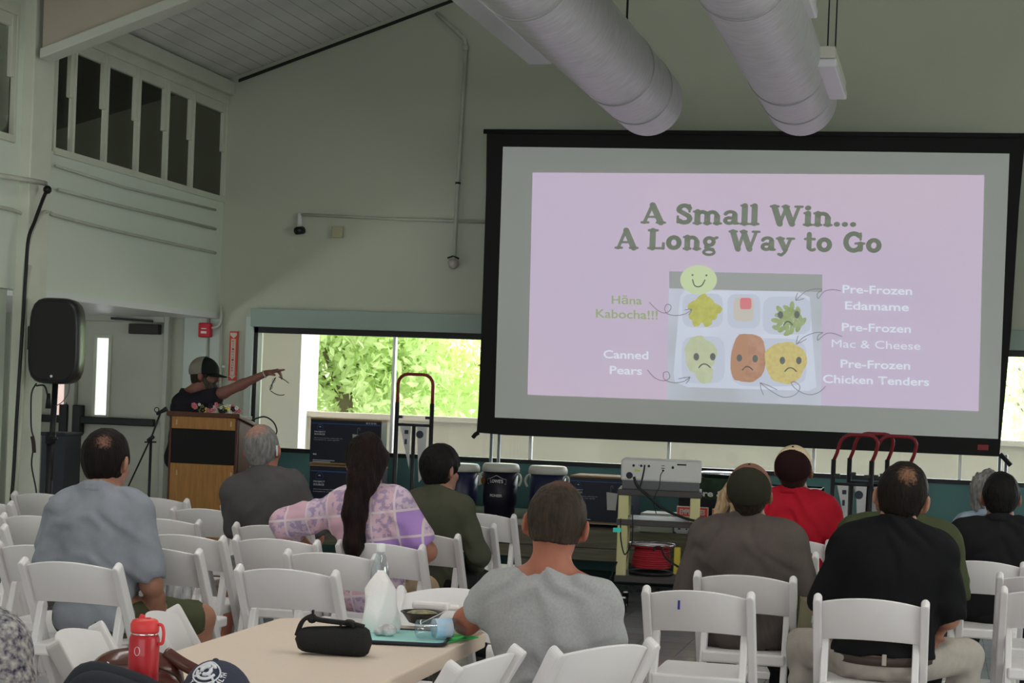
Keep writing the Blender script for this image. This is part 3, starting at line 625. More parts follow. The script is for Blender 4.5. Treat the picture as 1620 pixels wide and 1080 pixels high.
# standing plastic bag
q = tpt(600, 1003); t_ = MB(); vs = []; fs = []; k = 26; prof = [(.050, 0), (.056, .02), (.053, .06), (.045, .10), (.043, .14), (.03, .165), (.016, .19), (.006, .20)]
for r_, z_ in prof:
    for j in range(k):
        a = 2*PI*j/k; w_ = 1+.13*math.sin(3*a+z_*20)+.09*math.sin(7*a-z_*31); vs.append((r_*w_*math.cos(a)*.95, r_*.75*w_*math.sin(a), z_))
for i in range(len(prof)-1):
    for j in range(k): fs.append((i*k+j, i*k+(j+1) % k, (i+1)*k+(j+1) % k, (i+1)*k+j))
M_bag = mat('white_plastic_film', (.9, .87, .86, 1), .35, spec=.5, bump=.5, bscale=35)
o = t_.add(vs, fs, True).build('plastic_bag', M_bag, smooth=True); o.location = (q.x, q.y, TZ+.01); o.scale = (1.15, 1.15, 1); tag(o, 'crumpled white plastic bag standing on the tray in front of the water bottle', 'bag')
def pet(label, loc, rot=(0, 0, 0), laying=False):
    t = thing('plastic_bottle', label, 'bottle', loc); t.rotation_euler = rot
    pr = [(.015, 0), (.029, .004), (.031, .02), (.029, .035), (.031, .05), (.031, .13), (.029, .15), (.018, .185), (.0115, .195), (.0115, .205)]
    MB().lathe(pr, n=24).build('body', glass('pet_plastic', (.86, .90, .93, 1), .22), t)
    MB().lathe([(.0315, .06), (.0318, .061), (.0318, .115), (.0315, .116)], n=24).build('label_band', mat('label_blue', col(110, 150, 205), .5, noise=.5, nscale=25, c2=(.7, .74, .8, 1)), t)
    MB().lathe([(.0135, .199), (.014, .2), (.014, .22), (.012, .222)], n=20).build('cap', mat('cap_white', (.82, .82, .82, 1), .4), t); return t
q = tpt(594, 985); pet('upright clear water bottle with white cap behind the white plastic bag', (q.x, q.y+.03, TZ)).scale = (1.05, 1.05, 1.22)
q = tpt(658, 1016); o = pet('clear water bottle with blue label lying on its side on the tray', (q.x, q.y, TZ+.043), Vector((.80, .60, .02)).to_track_quat('Z', 'Y').to_euler()); 
t = thing('food_bowl', 'black plastic takeaway bowl with wrapped napkin on the tray', 'bowl', tpt(653, 992)+Vector((.02, .04, .01)))
MB().lathe([(.03, 0), (.045, .004), (.068, .035), (.075, .04), (.072, .041), (.064, .034), (.04, .008)], n=28).build('bowl_body', mat('black_plastic', (.015, .015, .015, 1), .2, spec=.6), t)
MB().ball((0, 0, .03), (.058, .058, .016), 18).build('food', mat('food_mix', col(110, 105, 80), .5, noise=.6, nscale=60, bump=.8, bscale=60), t)
q = tpt(672, 985)+Vector((.02, .0, .06)); o = MB().box((0, 0, 0), (.13, .045, .028)).box((.05, .02, -.004), (.09, .05, .018), rz=.3).build('paper_napkin', mat('napkin_white', (.85, .8, .78, 1), .8), bevel=.009); o.location = q; tag(o, 'folded white napkin resting on the takeaway bowl', 'napkin')
o = MB().beam((0, 0, 0), (.09, .02, .05), .012, .002).build('plastic_knife', mat('translucent_white', (.75, .75, .75, 1), .3), bevel=.0006); o.location = tpt(665, 1000)+Vector((.0, .0, .03)); tag(o, 'pale plastic knife leaning over the takeaway bowl', 'cutlery')
o = MB().ball((0, 0, .018), (.034, .026, .02), 14).ball((-.025, -.005, .012), (.02, .02, .013), 12).build('crumpled_wrapper', mat('foil_wrap', (.75, .7, .7, 1), .4, noise=.5, nscale=40, bump=1, bscale=40)); o.location = tpt(612, 1010)+Vector((0, 0, .01)); tag(o, 'small crumpled pale wrapper on the tray near the bag', 'wrapper')
# ================================================================ LECTERN
p = aty(324, 652, 13.25); lz = p.z; xl = aty(267, 700, 13.25).x; xr = aty(375, 700, 13.25).x; wl_ = xr-xl
t = thing('lectern', 'wooden lectern with a black recessed panel in front of the speaking man', 'lectern', ((xl+xr)/2, 13.25, 0))
MW = mat('oak_veneer', col(120, 86, 46), .45, noise=.22, nscale=7, stretch=(9, 9, .8)); MWd = mat('walnut_trim', col(62, 38, 28), .45, noise=.3, nscale=9, stretch=(6, 6, .7))
def zz_(y): return aty(322, y, 13.25).z
b = MB(); b.bb((-wl_/2, .015, .04), (wl_/2, .035, lz-.03)); b.bb((-wl_/2, .0, .04), (-wl_/2+.018, .30, lz-.02)); b.bb((wl_/2-.018, .0, .04), (wl_/2, .30, lz-.02)); b.bb((-wl_/2, .28, .04), (wl_/2, .30, lz-.3)); b.build('cabinet', MWd, t, bevel=.003)
MB().bb((-wl_/2+.02, -.004, zz_(679)), (wl_/2-.02, .02, zz_(659))).build('upper_panel', MW, t, bevel=.003)
MB().bb((-wl_/2+.02, -.004, .06), (wl_/2-.02, .02, zz_(734))).build('lower_panel', MW, t, bevel=.003)
MB().bb((-wl_/2+.02, .008, zz_(735)), (wl_/2-.02, .018, zz_(678))).build('dark_panel', mat('panel_black', (.006, .006, .006, 1), .7), t)
MB().add([(-wl_/2-.02, -.02, lz-.035), (wl_/2+.02, -.02, lz-.035), (wl_/2+.02, .32, lz-.10), (-wl_/2-.02, .32, lz-.10), (-wl_/2-.02, -.02, lz), (wl_/2+.02, -.02, lz), (wl_/2+.02, .32, lz-.07), (-wl_/2-.02, .32, lz-.07)],
   [(0, 3, 2, 1), (4, 5, 6, 7), (0, 1, 5, 4), (1, 2, 6, 5), (2, 3, 7, 6), (3, 0, 4, 7)]).build('slanted_top', MWd, t, bevel=.004)
MB().bb((-wl_/2, -.01, 0), (wl_/2, .31, .05)).build('plinth', MWd, t)
for px_ in (280, 366):
    for y_ in (669, 749): MB().bb((aty(px_, y_, 13.25).x-(xl+xr)/2-.005, -.008, zz_(y_+4)), (aty(px_, y_, 13.25).x-(xl+xr)/2+.005, -.003, zz_(y_-4))).build('fastener', mat('brass', (.6, .5, .3, 1), .35, metal=.8), t)
# flower garland across the lectern
b0 = aty(305, 645, 13.3); b1 = aty(378, 648, 13.3); garl = thing('flower_garland', 'garland of pink, yellow and white flowers lying along the lectern top', 'garland', (b0+b1)/2)
FM = [mat('petal_pink', col(150, 80, 90), .7), mat('petal_green', col(80, 95, 55), .7), mat('petal_yellow', col(165, 150, 60), .7), mat('petal_white', col(150, 150, 145), .7), mat('petal_dark', col(25, 20, 30), .7)]
for i in range(30):
    u = (i+.5)/30; c = b0.lerp(b1, u)-(b0+b1)/2+Vector((0, rng.uniform(-.01, .02), rng.uniform(-.02, .035)))
    k_ = [0, 0, 1, 3, 1, 1, 4, 2, 2, 3, 0, 4, 0, 3, 0][i % 15]; b = MB(); r_ = rng.uniform(.010, .019)
    for j in range(5):
        a = 2*PI*j/5+i; b.ball((c.x+r_*.75*math.cos(a), c.y, c.z+r_*.75*math.sin(a)), (r_*.6, r_*.45, r_*.6), 8)
    b.build('flower', FM[k_], garl)
o = MB().box((0, 0, 0), (.12, .09, .004), rot=Matrix.Rotation(.25, 3, 'Y')).box((0, 0, .02), (.03, .03, .012)).build('paper_sheet', mat('paper_white', (.7, .72, .7, 1), .5)); o.location = aty(362, 645, 13.42); tag(o, 'pale paper sheet lying at the right end of the lectern top', 'paper')
# gooseneck at the lectern side
g = thing('gooseneck_stand', 'black stand with curved gooseneck arching right of the lectern', 'stand', aty(392, 700, 13.5)); g0 = Vector(g.location); g.location = (g0.x, g0.y, 0); g0.z = 0
MB().tube([aty(391, 688, 13.5)-g0, aty(384, 660, 13.5)-g0], .012, 8).build('clamp_arm', M_black, g)
MB().tube(smooth_path([aty(387, 672, 13.5)-g0, aty(400, 664, 13.5)-g0, aty(418, 659, 13.5)-g0, aty(432, 667, 13.5)-g0, aty(438, 681, 13.5)-g0, aty(434, 692, 13.5)-g0], 6), .006, 8).build('gooseneck', M_black, g)
MB().tube([aty(391, 688, 13.5)-g0, (0, 0, .02)], .010, 8).build('pole', M_black, g); MB().lathe([(.12, 0), (.12, .012), (.02, .02)], n=20).build('base_plate', M_black, g)
# microphone stand
p = aty(236, 780, 13.0); g = thing('microphone_stand', 'black boom microphone stand between the door and the lectern', 'microphone stand', (p.x, p.y, 0)); g0 = Vector((p.x, p.y, 0))
def q_(x, y, Y=13.0): return aty(x, y, Y)-g0
MB().tube([(0, 0, .12), q_(239, 692)], .011, 8).build('pole', M_black, g); MB().tube([q_(203, 769), q_(240, 690), q_(255, 650)], [.006, .007, .009], 8).build('boom', M_black, g)
MB().tube([q_(234, 697), q_(243, 690)], .016, 8).tube([q_(229, 699), q_(247, 699)], .007, 6).build('clutch', M_black, g)
MB().tube([q_(248, 655), q_(264, 646)], [.011, .019], 10).tube(arc(q_(248, 648), .018, 0, 2*PI, 12, (1, 0, 0), (0, 0, 1)), .004, 6).build('microphone', M_black, g)
for a in (90, 210, 330): MB().tube([(0, 0, .16), (.32*math.cos(math.radians(a)), .32*math.sin(math.radians(a)), .01)], .008, 7).build('leg', M_black, g)
# ================================================================ PA SPEAKER + STAND
d = 12.35; s_ = F/d; c = atd(95, 540, d)
t = thing('loudspeaker', 'black plastic loudspeaker mounted high on a pole by the left door', 'loudspeaker', (c.x, c.y, 0), .22)
M_pl = mat('speaker_plastic', (.014, .014, .015, 1), .35, spec=.45, bump=.1, bscale=200); M_gr = mat('speaker_grille', (.008, .008, .008, 1), .6)
hh, ww, dd = 135/s_/2, 82/s_/2, .36; zc = c.z
out = []
for i in range(40):
    a = 2*PI*i/40; q = 1/((abs(math.cos(a))**4.2+abs(math.sin(a))**4.2)**(1/4.2)); out.append((ww*q*math.cos(a)*(1-.03*math.sin(a)), hh*q*math.sin(a)))
b = MB(); vs = []; fs = []; k = 40
for (y_, sc) in ((-dd/2, .90), (-dd/2+.02, .965), (-dd/2+.05, 1.0), (0, .985), (dd/2-.05, .80), (dd/2, .70)):
    for x_, z_ in out: vs.append((x_*sc, y_, zc+z_*(.5*sc+.5)))
for i in range(5):
    for j in range(k): fs.append((i*k+j, i*k+(j+1) % k, (i+1)*k+(j+1) % k, (i+1)*k+j))
fs.append(tuple(range(k-1, -1, -1))); fs.append(tuple(5*k+j for j in range(k)))
b.add(vs, fs, True).build('cabinet', M_pl, t)
MB().prism([(x_*.86, z_*.91) for x_, z_ in out], .012, Matrix.Translation((0, -dd/2-.004, zc))).build('grille', M_gr, t, bevel=.004)
MB().tube([(-ww-.0, -.02, zc+.10), (-ww-.03, -.02, zc+.09), (-ww-.03, -.02, zc-.06), (-ww-.0, -.02, zc-.07)], .011, 8).build('handle', M_pl, t)
MB().disc((.0, -dd/2-.012, zc-hh*.82), (1, 0, 0), (0, 0, 1), .009, n=16).build('emblem', mat('badge_silver', (.7, .7, .7, 1), .3), t)
p = atd(82, 640, d+.02); t = thing('speaker_stand', 'black tripod pole carrying the loudspeaker', 'speaker stand', (p.x, p.y, 0))
MB().tube([(0, 0, .55), (0.02, 0, zc-hh+.02)], .020, 12).build('pole', M_black, t); MB().tube([(0, 0, .1), (0, 0, 1.12)], .026, 12).build('lower_tube', M_black, t)
MB().tube([(0, 0, 1.08), (0, 0, 1.16)], .036, 12).tube([(0, -.03, 1.12), (.07, -.04, 1.12)], .012, 8).build('collar', M_black, t)
for a in (80, 200, 320):
    ca, sa = math.cos(math.radians(a)), math.sin(math.radians(a)); MB().tube([(0, 0, .78), (.3*ca, .3*sa, .02)], .012, 8).build('leg', M_black, t); MB().tube([(0, 0, .2), (.17*ca, .17*sa, .36)], .008, 6).build('brace', M_black, t)
# hanging cables near speaker
def dd_(x, y, d=12.3): return atd(x, y, d)
pipe('cable', smooth_path([dd_(58, 606), dd_(50, 622), dd_(49, 660), dd_(50, 680), dd_(54, 700), dd_(50, 735), dd_(58, 782), dd_(60, 850)], 5), .0055, 'thin black cable looping down left of the speaker stand', 'cable', M_black)
b = MB().tube([dd_(51, 692), dd_(54, 716)], [.006, .006], 8); b.tube(smooth_path([dd_(51, 690), dd_(53, 700), dd_(54, 716)], 4), .014, 8)
tag(b.build('cable_adapter', mat('adapter_dark', (.03, .015, .013, 1), .5)), 'dark oval power adapter in the hanging speaker cable', 'adapter')
pipe('cable', smooth_path([dd_(57, 610), dd_(70, 610), dd_(75, 625), dd_(76, 640)], 5), .006, 'short black cable loop just under the loudspeaker', 'cable', M_black)
MBp = MB().tube([dd_(77, 622), dd_(76, 646)], [.012, .02], 8); tag(MBp.build('plug', M_black), 'black plug hanging under the loudspeaker', 'plug')
pipe('cable', smooth_path([dd_(110, 606), dd_(108, 622), dd_(98, 636), dd_(88, 642)], 5), .0035, 'thin grey cable curving across the pink door pane', 'cable', mat('grey_cable', (.2, .18, .18, 1), .5))
# dark case below speaker
a = atd(66, 684, 13.2); b_ = atd(106, 684, 13.2)
t = thing('equipment_case', 'tall dark blue-black equipment case behind the speaker stand', 'case', ((a.x+b_.x)/2, a.y, 0), .05)
cw = (b_-a).length; ch_ = a.z
MB().bb((-cw/2, 0, .1), (cw/2, .3, ch_)).build('body', mat('case_blueblack', (.022, .028, .036, 1), .45), t, bevel=.012); MB().bb((-cw/2-.005, -.01, ch_-.02), (cw/2+.005, .31, ch_+.005)).build('lid', mat('case_lid', (.015, .018, .022, 1), .5), t, bevel=.006)
MB().bb((-cw/2, -.02, 0), (cw/2+.08, .3, .11)).build('base', M_black, t, bevel=.01); MB().box((.02, -.015, .14), (.05, .01, .012)).build('latch', M_chrome, t)
# wall plate patch left of stand
o = MB().bb(aty(58, 680, YB-.03), aty(77, 640, YB-.0)).build('power_outlet_box', mat('box_tan', (.4, .38, .28, 1), .6), bevel=.005); tag(o, 'tan outlet box on the alcove wall left of the speaker pole', 'outlet box')
# ================================================================ BENCH TABLE
bz = .52; YBn = 13.85
xa = aty(500, 830, YBn).x; xb = aty(1305, 850, YBn).x
t = thing('wooden_bench', 'long low weathered wooden bench under the coolers and boxes', 'bench', ((xa+xb)/2, YBn, 0)); wbn = xb-xa
MG = mat('weathered_wood', col(76, 74, 62), .75, noise=.35, nscale=5, stretch=(.5, 8, 8), bump=.3, bscale=14)
b = MB()
for i in range(5): b.bb((-wbn/2, .02+i*.15, bz-.05), (wbn/2, .155+i*.15, bz))
b.build('bench_top', MG, t, bevel=.004)
MB().bb((-wbn/2, -.0, bz-.14), (wbn/2, .02, bz-.005)).build('front_rail', MG, t, bevel=.004); MB().bb((-wbn/2, .015, bz-.24), (wbn/2, .035, bz-.145)).build('front_rail', MG, t, bevel=.004)
for px_ in (560, 832, 1085):
    x_ = aty(px_, 900, YBn).x-(xa+xb)/2; MB().bb((x_-.065, .03, 0), (x_+.065, .09, bz-.05)).build('leg', MG, t, bevel=.004); MB().bb((x_-.065, .66, 0), (x_+.065, .72, bz-.05)).build('leg', MG, t, bevel=.004)
# coolers
M_cb = mat('cooler_blue', (.012, .016, .055, 1), .35, spec=.45); M_cl = mat('cooler_lid', (.52, .52, .46, 1), .45); M_cn = mat('cooler_navy_dark', (.008, .008, .018, 1), .4)
def cooler(x0, x1, ytop, Y, label, front=False, sq=0):
    a = aty(x0, ytop+12, Y); c_ = aty(x1, ytop+12, Y); r_ = (c_.x-a.x)/2; p = Vector(((a.x+c_.x)/2, Y, bz)); H = aty((x0+x1)/2, ytop, Y-r_*.3).z-bz
    t = thing('drink_cooler', label, 'cooler', p, 0, 'tall blue drink coolers on the bench')
    MB().lathe([(r_*.80, 0), (r_*.84, .01), (r_*.86, H*.25), (r_*.95, H*.3), (r_*.98, H*.86)], n=32).build('body', M_cn if front else M_cb, t)
    MB().lathe([(r_*1.0, H*.855), (r_*1.05, H*.865), (r_*1.05, H*.93), (r_*.98, H*.985), (r_*.9, H), (0, H*.99)], n=32).build('lid', M_cl, t)
    for s in (-1, 1): MB().tube(smooth_path([(s*r_*1.0, 0, H*.83), (s*r_*1.12, -.01, H*.80), (s*r_*1.2, -.02, H*.72), (s*r_*1.08, -.02, H*.62)], 4), .010, 8).build('handle', M_cl, t)
    MB().tube([(0, -r_*.84, .035), (0, -r_*.84-.03, .035)], .018, 12).build('spout', M_cl, t)
    if front:
        Mw = mat('print_pale', (.5, .5, .52, 1), .5)
        def cy(u, z): return Vector((u, -math.sqrt((r_*.985)**2-u*u)-.002, z))
        for body_, z_, w_ in (("LOWE'S", H*.70, .105), ('PIONEER', H*.45, .10)):
            o = textobj(body_, Mw, t, (0, 0, 0), w_, (1, 0, 0), (0, 0, 1), 'lettering', .03, h=.028 if w_ > .1 else .022)
            for v in o.data.vertices: v.co = cy(v.co.x, v.co.z+z_)
        MB().tube([cy(u, z) for u, z in ((-.075, H*.655), (-.075, H*.735), (-.05, H*.745), (0, H*.80), (.05, H*.745), (.075, H*.735), (.075, H*.655))], .0022, 6, closed=True).build('emblem', Mw, t)
        MB().disc((-r_*.86, -r_*.55, H*.70), (.7, -.7, 0), (0, 0, 1), .032, n=20).build('sticker', mat('sticker_brown', col(80, 55, 25), .6), t)
    return t
cooler(703, 757, 733, 14.3, 'blue round drink cooler just right of the black-haired man')
cooler(765, 820, 733, 14.25, 'darkest drink cooler with pale lettering, middle one of three', True)
cooler(838, 896, 737, 14.25, 'blue drink cooler behind the head of the man in light grey')
# flat pack boxes (dark blue)
M_bx = mat('box_navy_print', (.010, .014, .028, 1), .45, noise=.15, nscale=3); M_kr = mat('kraft_edge', col(96, 76, 50), .8); M_pr = mat('box_print_white', (.42, .45, .5, 1), .6); M_pb = mat('box_print_blue', (.03, .08, .22, 1), .5)
def carton(label, x0, x1, y0, y1, Y, dep, top=False, basin=True, side=False, lw=1):
    a = aty(x0, y1, Y); c_ = aty(x1, y0, Y); w_ = c_.x-a.x; z0_ = aty((x0+x1)/2, y1, Y).z; z1_ = aty((x0+x1)/2, y0, Y).z; h_ = z1_-z0_
    t = thing('shipping_box', label, 'box', ((a.x+c_.x)/2, Y, z0_), 0, 'dark blue product boxes')
    MB().bb((-w_/2, 0, 0), (w_/2, dep, h_)).build('carton', M_bx, t, bevel=.003)
    MB().bb((-w_/2-.002, -.002, h_-.010), (w_/2+.002, dep+.002, h_+.003)).build('edge', M_kr, t); MB().bb((-w_/2, -.003, 0), (w_/2+.003, dep, .012)).build('edge', M_kr, t)
    q = -.004; L0 = -w_/2
    MB().tube(arc((L0+w_*.14, q, h_*.80), h_*.065, 0, PI, 14, (1, 0, 0), (0, 0, 1))+[Vector((L0+w_*.14-h_*.065, q, h_*.75)), Vector((L0+w_*.14+h_*.065, q, h_*.75))], .0025, 5, closed=True).build('emblem', M_pb, t)
    MB().disc((L0+w_*.14, q-.001, h_*.80), (1, 0, 0), (0, 0, 1), h_*.025, n=14, a1=PI).build('emblem', M_pr, t)
    for s, yy, ww_ in (('PROJECT', .70, .16), ('SOURCE', .65, .15), ('All-In-One Laundry Utility Sink Kit', .565, .40), ('Lavadero con grifo', .525, .36)):
        textobj(s, M_pr, t, (L0+w_*(.06+ww_/2), q, h_*yy), w_*ww_, (1, 0, 0), (0, 0, 1), 'lettering', .015 if yy < .6 else .04, h=h_*(.038 if yy > .6 else .022))
    MB().bb((L0+w_*.05, q, h_*.19), (L0+w_*.10, q+.001, h_*.22)).bb((L0+w_*.05, q, h_*.07), (L0+w_*.36, q+.001, h_*.085)).bb((L0+w_*.05, q, h_*.035), (L0+w_*.3, q+.001, h_*.05)).build('small_print', M_pr, t)
    MB().bb((-w_/2+.01, q+.002, h_*.88), (w_/2-.01, q+.003, h_*.9)).build('blue_band', M_pb, t)
    if basin:
        MB().prism([(w_*.10, h_*.68), (w_*.28, h_*.66), (w_*.26, h_*.30), (w_*.12, h_*.30)], .002, Matrix.Translation((0, q, 0))).build('printed_sink', mat('sink_print', (.45, .45, .43, 1), .6), t)
        MB().tube(smooth_path([(w_*.17, q, h_*.68), (w_*.17, q, h_*.80), (w_*.195, q, h_*.82), (w_*.20, q, h_*.76)], 4), .0025, 5).build('printed_tap', M_gm, t)
    if top: textobj('18 X 24 IN.', M_pr, t, (w_*.36, q, h_*.93), w_*.15, (1, 0, 0), (0, 0, 1), 'lettering', .04)
    return t
carton('dark blue boxed sink kit, the upper of two stacked under the window', 489, 604, 663, 735, 14.0, .16, True)
carton('dark blue boxed sink kit, the lower of two stacked, below its twin', 487, 604, 737, 826, 14.0, .16, False, False)
t = carton('wide dark blue sink box lying on the bench behind the projector cart', 899, 1000, 754, 828, 14.05, .42, False, True)
# ================================================================ HAND TRUCKS
M_ht = mat('truck_black', (.018, .018, .022, 1), .4); M_hr = mat('truck_red', (.20, .012, .018, 1), .4); M_pt = mat('plate_grey', (.5, .5, .5, 1), .35, metal=.2, noise=.15, nscale=5)
def truck(label, x, ytop, w, Y, lean, bend=0):
    p = aty(x, ytop, Y); H = p.z; t = thing('hand_truck', label, 'hand truck', (p.x-bend, Y, 0), 0, 'folding hand trucks')
    sh = Matrix.Identity(4); sh[1][2] = lean
    zj = H*.86; r = w*.28
    pts = [(-w/2, 0, zj), (-w/2, 0, H-r)]+[(-w/2+r-r*math.cos(a), 0, H-r+r*math.sin(a)) for a in (.4, .8, 1.2)]+[(-w/2+r, 0, H), (w/2-r, 0, H)]+[(w/2-r+r*math.sin(a), 0, H-r+r*math.cos(a)) for a in (.4, .8, 1.2)]+[(w/2, 0, H-r), (w/2, 0, zj)]
    pts = [(q[0]+bend*min(1, max(0, (q[2]-zj)/(H-zj))**.7), q[1]-bend*.6*max(0, (q[2]-zj)/(H-zj)), q[2]) for q in ([pts[0], (-w/2, 0, zj*.5+(H-r)*.5)]+pts[1:-1]+[(w/2, 0, zj*.5+(H-r)*.5), pts[-1]])]
    MB().tube(pts, .013, 10, M=sh).build('handle', M_hr, t)
    for s in (-1, 1):
        q = MB().tube([(s*w/2, 0, .08), (s*w/2, 0, zj+.01)], .017, 10, M=sh).build('side_tube', M_ht, t)
        MB().box((s*(w/2-.02), 0, zj-.10), (.055, .03, .022), M=sh).build('clip', M_ht, q)
        wq = MB().tube([(s*(w/2+.04), .02, .09), (s*(w/2+.075), .02, .09)], .09, 20).build('wheel', mat('tyre', (.02, .02, .02, 1), .7), t); MB().tube([(s*(w/2+.035), .02, .09), (s*(w/2+.08), .02, .09)], .035, 14).build('hub', M_gm, wq)
    for z_ in (zj-.16, .52, .34, .2): MB().tube([(-w/2, 0, z_), (w/2, 0, z_)], .011, 8, M=sh).build('crossbar', M_ht, t)
    MB().tube([(0, 0, .2), (0, 0, zj-.16)], .015, 8, M=sh).build('centre_tube', M_ht, t)
    MB().add([(.03, -.02, zj-.17), (w*.40, -.02, zj-.17), (w*.36, -.02, zj-.55), (.06, -.02, zj-.60)], [(0, 1, 2, 3)], M=sh).add([(-w*.38, -.02, zj-.17), (-w*.08, -.02, zj-.17), (-.02, -.02, zj-.5)], [(0, 1, 2)], M=sh).build('toe_plate', M_pt, t)
    MB().disc((w*.20, -.024, zj-.23), (1, 0, 0), (0, 0, 1), .03, n=18, M=sh).build('sticker', mat('sticker_dark', (.03, .035, .06, 1), .5), t)
    MB().bb((-w*.24, -.024, zj-.23), (-w*.13, -.023, zj-.20), M=sh).bb((-w*.23, -.024, zj-.31), (-w*.16, -.023, zj-.27), M=sh).build('sticker', mat('sticker_dark', (1, 1, 1, 1)), t)
    return t
truck('tall black and red hand truck standing alone in front of the window', 658, 592, .28, 13.62, .0)
truck('leftmost of three red-handled hand trucks leaning below the screen', 1362, 688, .262, 13.05, .0, .05)
truck('middle of three red-handled hand trucks leaning below the screen', 1387, 686, .262, 13.2, .0, .05)
truck('rightmost of three red-handled hand trucks, half behind the balding head', 1423, 690, .262, 13.1, .0, .05)
# ================================================================ PROJECTOR CART
dC = 13.1; k = dC/9.6
def kp(x, y, d=dC): return atd(x, y, d)
cx0, cx1 = kp(977, 780), kp(1110, 780); mid = (cx0+cx1)/2; cw = (cx1-cx0).length
t = thing('av_cart', 'rolling cart with cream legs carrying the projector', 'cart', (mid.x, mid.y, 0), YAW*.55)
M_cr = mat('cart_cream', col(150, 146, 108), .5); M_cs = mat('cart_shelf', col(52, 50, 50), .5, noise=.1, nscale=6)
zt = mid.z+.02; z1 = kp(1040, 823).z; z2 = kp(1020, 912).z
for z_, n_ in ((zt, 0), (z1, 1), (z2, 2)):
    b = MB().bb((-cw/2, -.02, z_-.045), (cw/2, .50, z_)); b.build('shelf', M_cs, t, bevel=.006)
for s in (-1, 1):
    for yy in (0.01, .46): MB().bb((s*(cw/2-.045)-.036, yy-.02, z2), (s*(cw/2-.045)+.036, yy+.03, zt-.04)).build('leg', M_cr, t, bevel=.006)
for s in (-1, 1):
    for yy in (.04, .42):
        cc = MB().tube([(s*(cw/2-.07)-.022, yy, .055), (s*(cw/2-.07)+.022, yy, .055)], .055, 20).build('caster', mat('caster_rubber', (.012, .012, .012, 1), .4), t)
        MB().tube([(s*(cw/2-.07)-.026, yy, .055), (s*(cw/2-.07)+.026, yy, .055)], .025, 12).box((s*(cw/2-.07), yy, .10), (.03, .05, .03)).build('caster_hub', M_chrome, cc)
# projector
ww_ = (kp(1113, 750)-kp(986, 750)).length; ph = (kp(1050, 727)-kp(1050, 763)).length*1.0
t2 = thing('projector', 'white video projector on the cart with cables in its back', 'projector', (mid.x+.005, mid.y, zt), YAW*.55); M_pj = mat('projector_white', (.62, .62, .60, 1), .4)
MB().bb((-ww_/2, .0, .045*k), (ww_/2, .40, .045*k+ph-.01)).build('casing', M_pj, t2, bevel=.014)
MB().bb((-ww_/2+.01, .005, .0), (ww_/2-.01, .39, .05*k)).build('base_skirt', mat('projector_grey', (.12, .12, .13, 1), .5), t2, bevel=.005)
for (u, z_, r_) in ((-.145, .125, .007), (-.105, .125, .007), (-.065, .125, .007), (.01, .105, .006), (.06, .122, .007), (.06, .127, .004), (-.165, .072, .018)):
    MB().disc((u*k, -.0015, z_*k), (1, 0, 0), (0, 0, 1), r_*k, n=14).build('socket', M_black, t2)
b = MB()
for x0, z0, x1, z1_ in ((.082, .135, .13, .143), (.0, .115, .018, .119), (.0, .128, .018, .131), (-.12, .126, -.115, .129)): b.bb((x0*k, -.002, z0*k), (x1*k, .001, z1_*k))
b.build('vent_slot', M_black, t2)
MB().bb((-.14*k, -.003, .095*k), (-.11*k, -.001, .105*k)).build('yellow_tag', mat('tag_yellow', (.6, .6, .08, 1), .6), t2)
MB().lathe([(.05, 0), (.05, .05)], n=20, M=Matrix.Translation((.15, .40, .14)) @ Matrix.Rotation(-PI/2, 4, 'X')).build('lens', M_black, t2)
def kc(pts, r, label): return pipe('cable', smooth_path([atd(x, y, dC-.09-k_) for x, y, k_ in pts], 6), r, label, 'cable', M_black)
kc([(1003, 754, 0), (1008, 768, 0), (1026, 785, .02), (1050, 805, .02), (1085, 820, .02), (1108, 826, .02), (1112, 835, 0)], .010, 'thick black power cord swinging from the projector across the cart')
kc([(1020, 735, 0), (1018, 748, 0), (1013, 768, .0), (1008, 772, 0)], .006, 'black video cable plugged into the projector near the yellow tag')
kc([(1050, 744, 0), (1045, 752, 0), (1043, 770, 0), (1034, 790, 0), (1038, 812, 0)], .003, 'thin dark cable hanging from the right of the projector sockets')
kc([(1000, 800, 0), (1001, 840, 0), (999, 860, 0), (990, 876, 0), (986, 872, 0), (982, 850, 0), (982, 820, 0)], .005, 'black cable hanging down beside the left cart leg')
kc([(1034, 872, 0), (1036, 866, 0), (1046, 866, 0), (1052, 880, 0), (1066, 892, 0), (1084, 902, 0), (1092, 906, 0)], .008, 'black cord arching out of the red cable reel')
kc([(976, 888, .0), (965, 915, 0), (955, 935, 0)], .006, 'dark cord trailing from the cart to the floor')
# cable reel
c = kp(1022, 905, dC-.0); t3 = thing('cable_reel', 'red cord reel standing on the bottom shelf of the cart', 'cable reel', (mid.x-.07, mid.y+.19, z2)); t3.scale = (1.3, 1.3, 1.3); M_cord = mat('cord_red', col(120, 25, 35), .5)
b = MB()
for i in range(9): b.tube(arc((0, 0, .045+i*.012), .105-.002*i+(i % 2)*.004, 0, 2*PI, 28, (1, 0, 0), (0, 1, 0))[:-1], .0075, 7, closed=True)
b.build('wound_cord', M_cord, t3)
MB().lathe([(.12, 0), (.125, .005), (.125, .015), (.12, .02)], n=30).build('bottom_flange', M_black, t3); MB().lathe([(.09, .15), (.125, .155), (.125, .163), (.09, .166)], n=30).build('top_flange', M_cord, t3)
MB().tube(arc((0, 0, .168), .13, 0, 2*PI, 30, (1, 0, 0), (0, 1, 0))[:-1], .005, 6, closed=True).tube([(-.13, 0, .168), (-.15, 0, .02)], .006, 6).tube([(.13, 0, .168), (.15, -.03, .02)], .006, 6).build('wire_frame', M_chrome, t3)
MB().box((.155, -.08, .09), (.035, .025, .15)).build('yellow_handle', mat('handle_yellow', (.62, .5, .06, 1), .5), t3, bevel=.006)
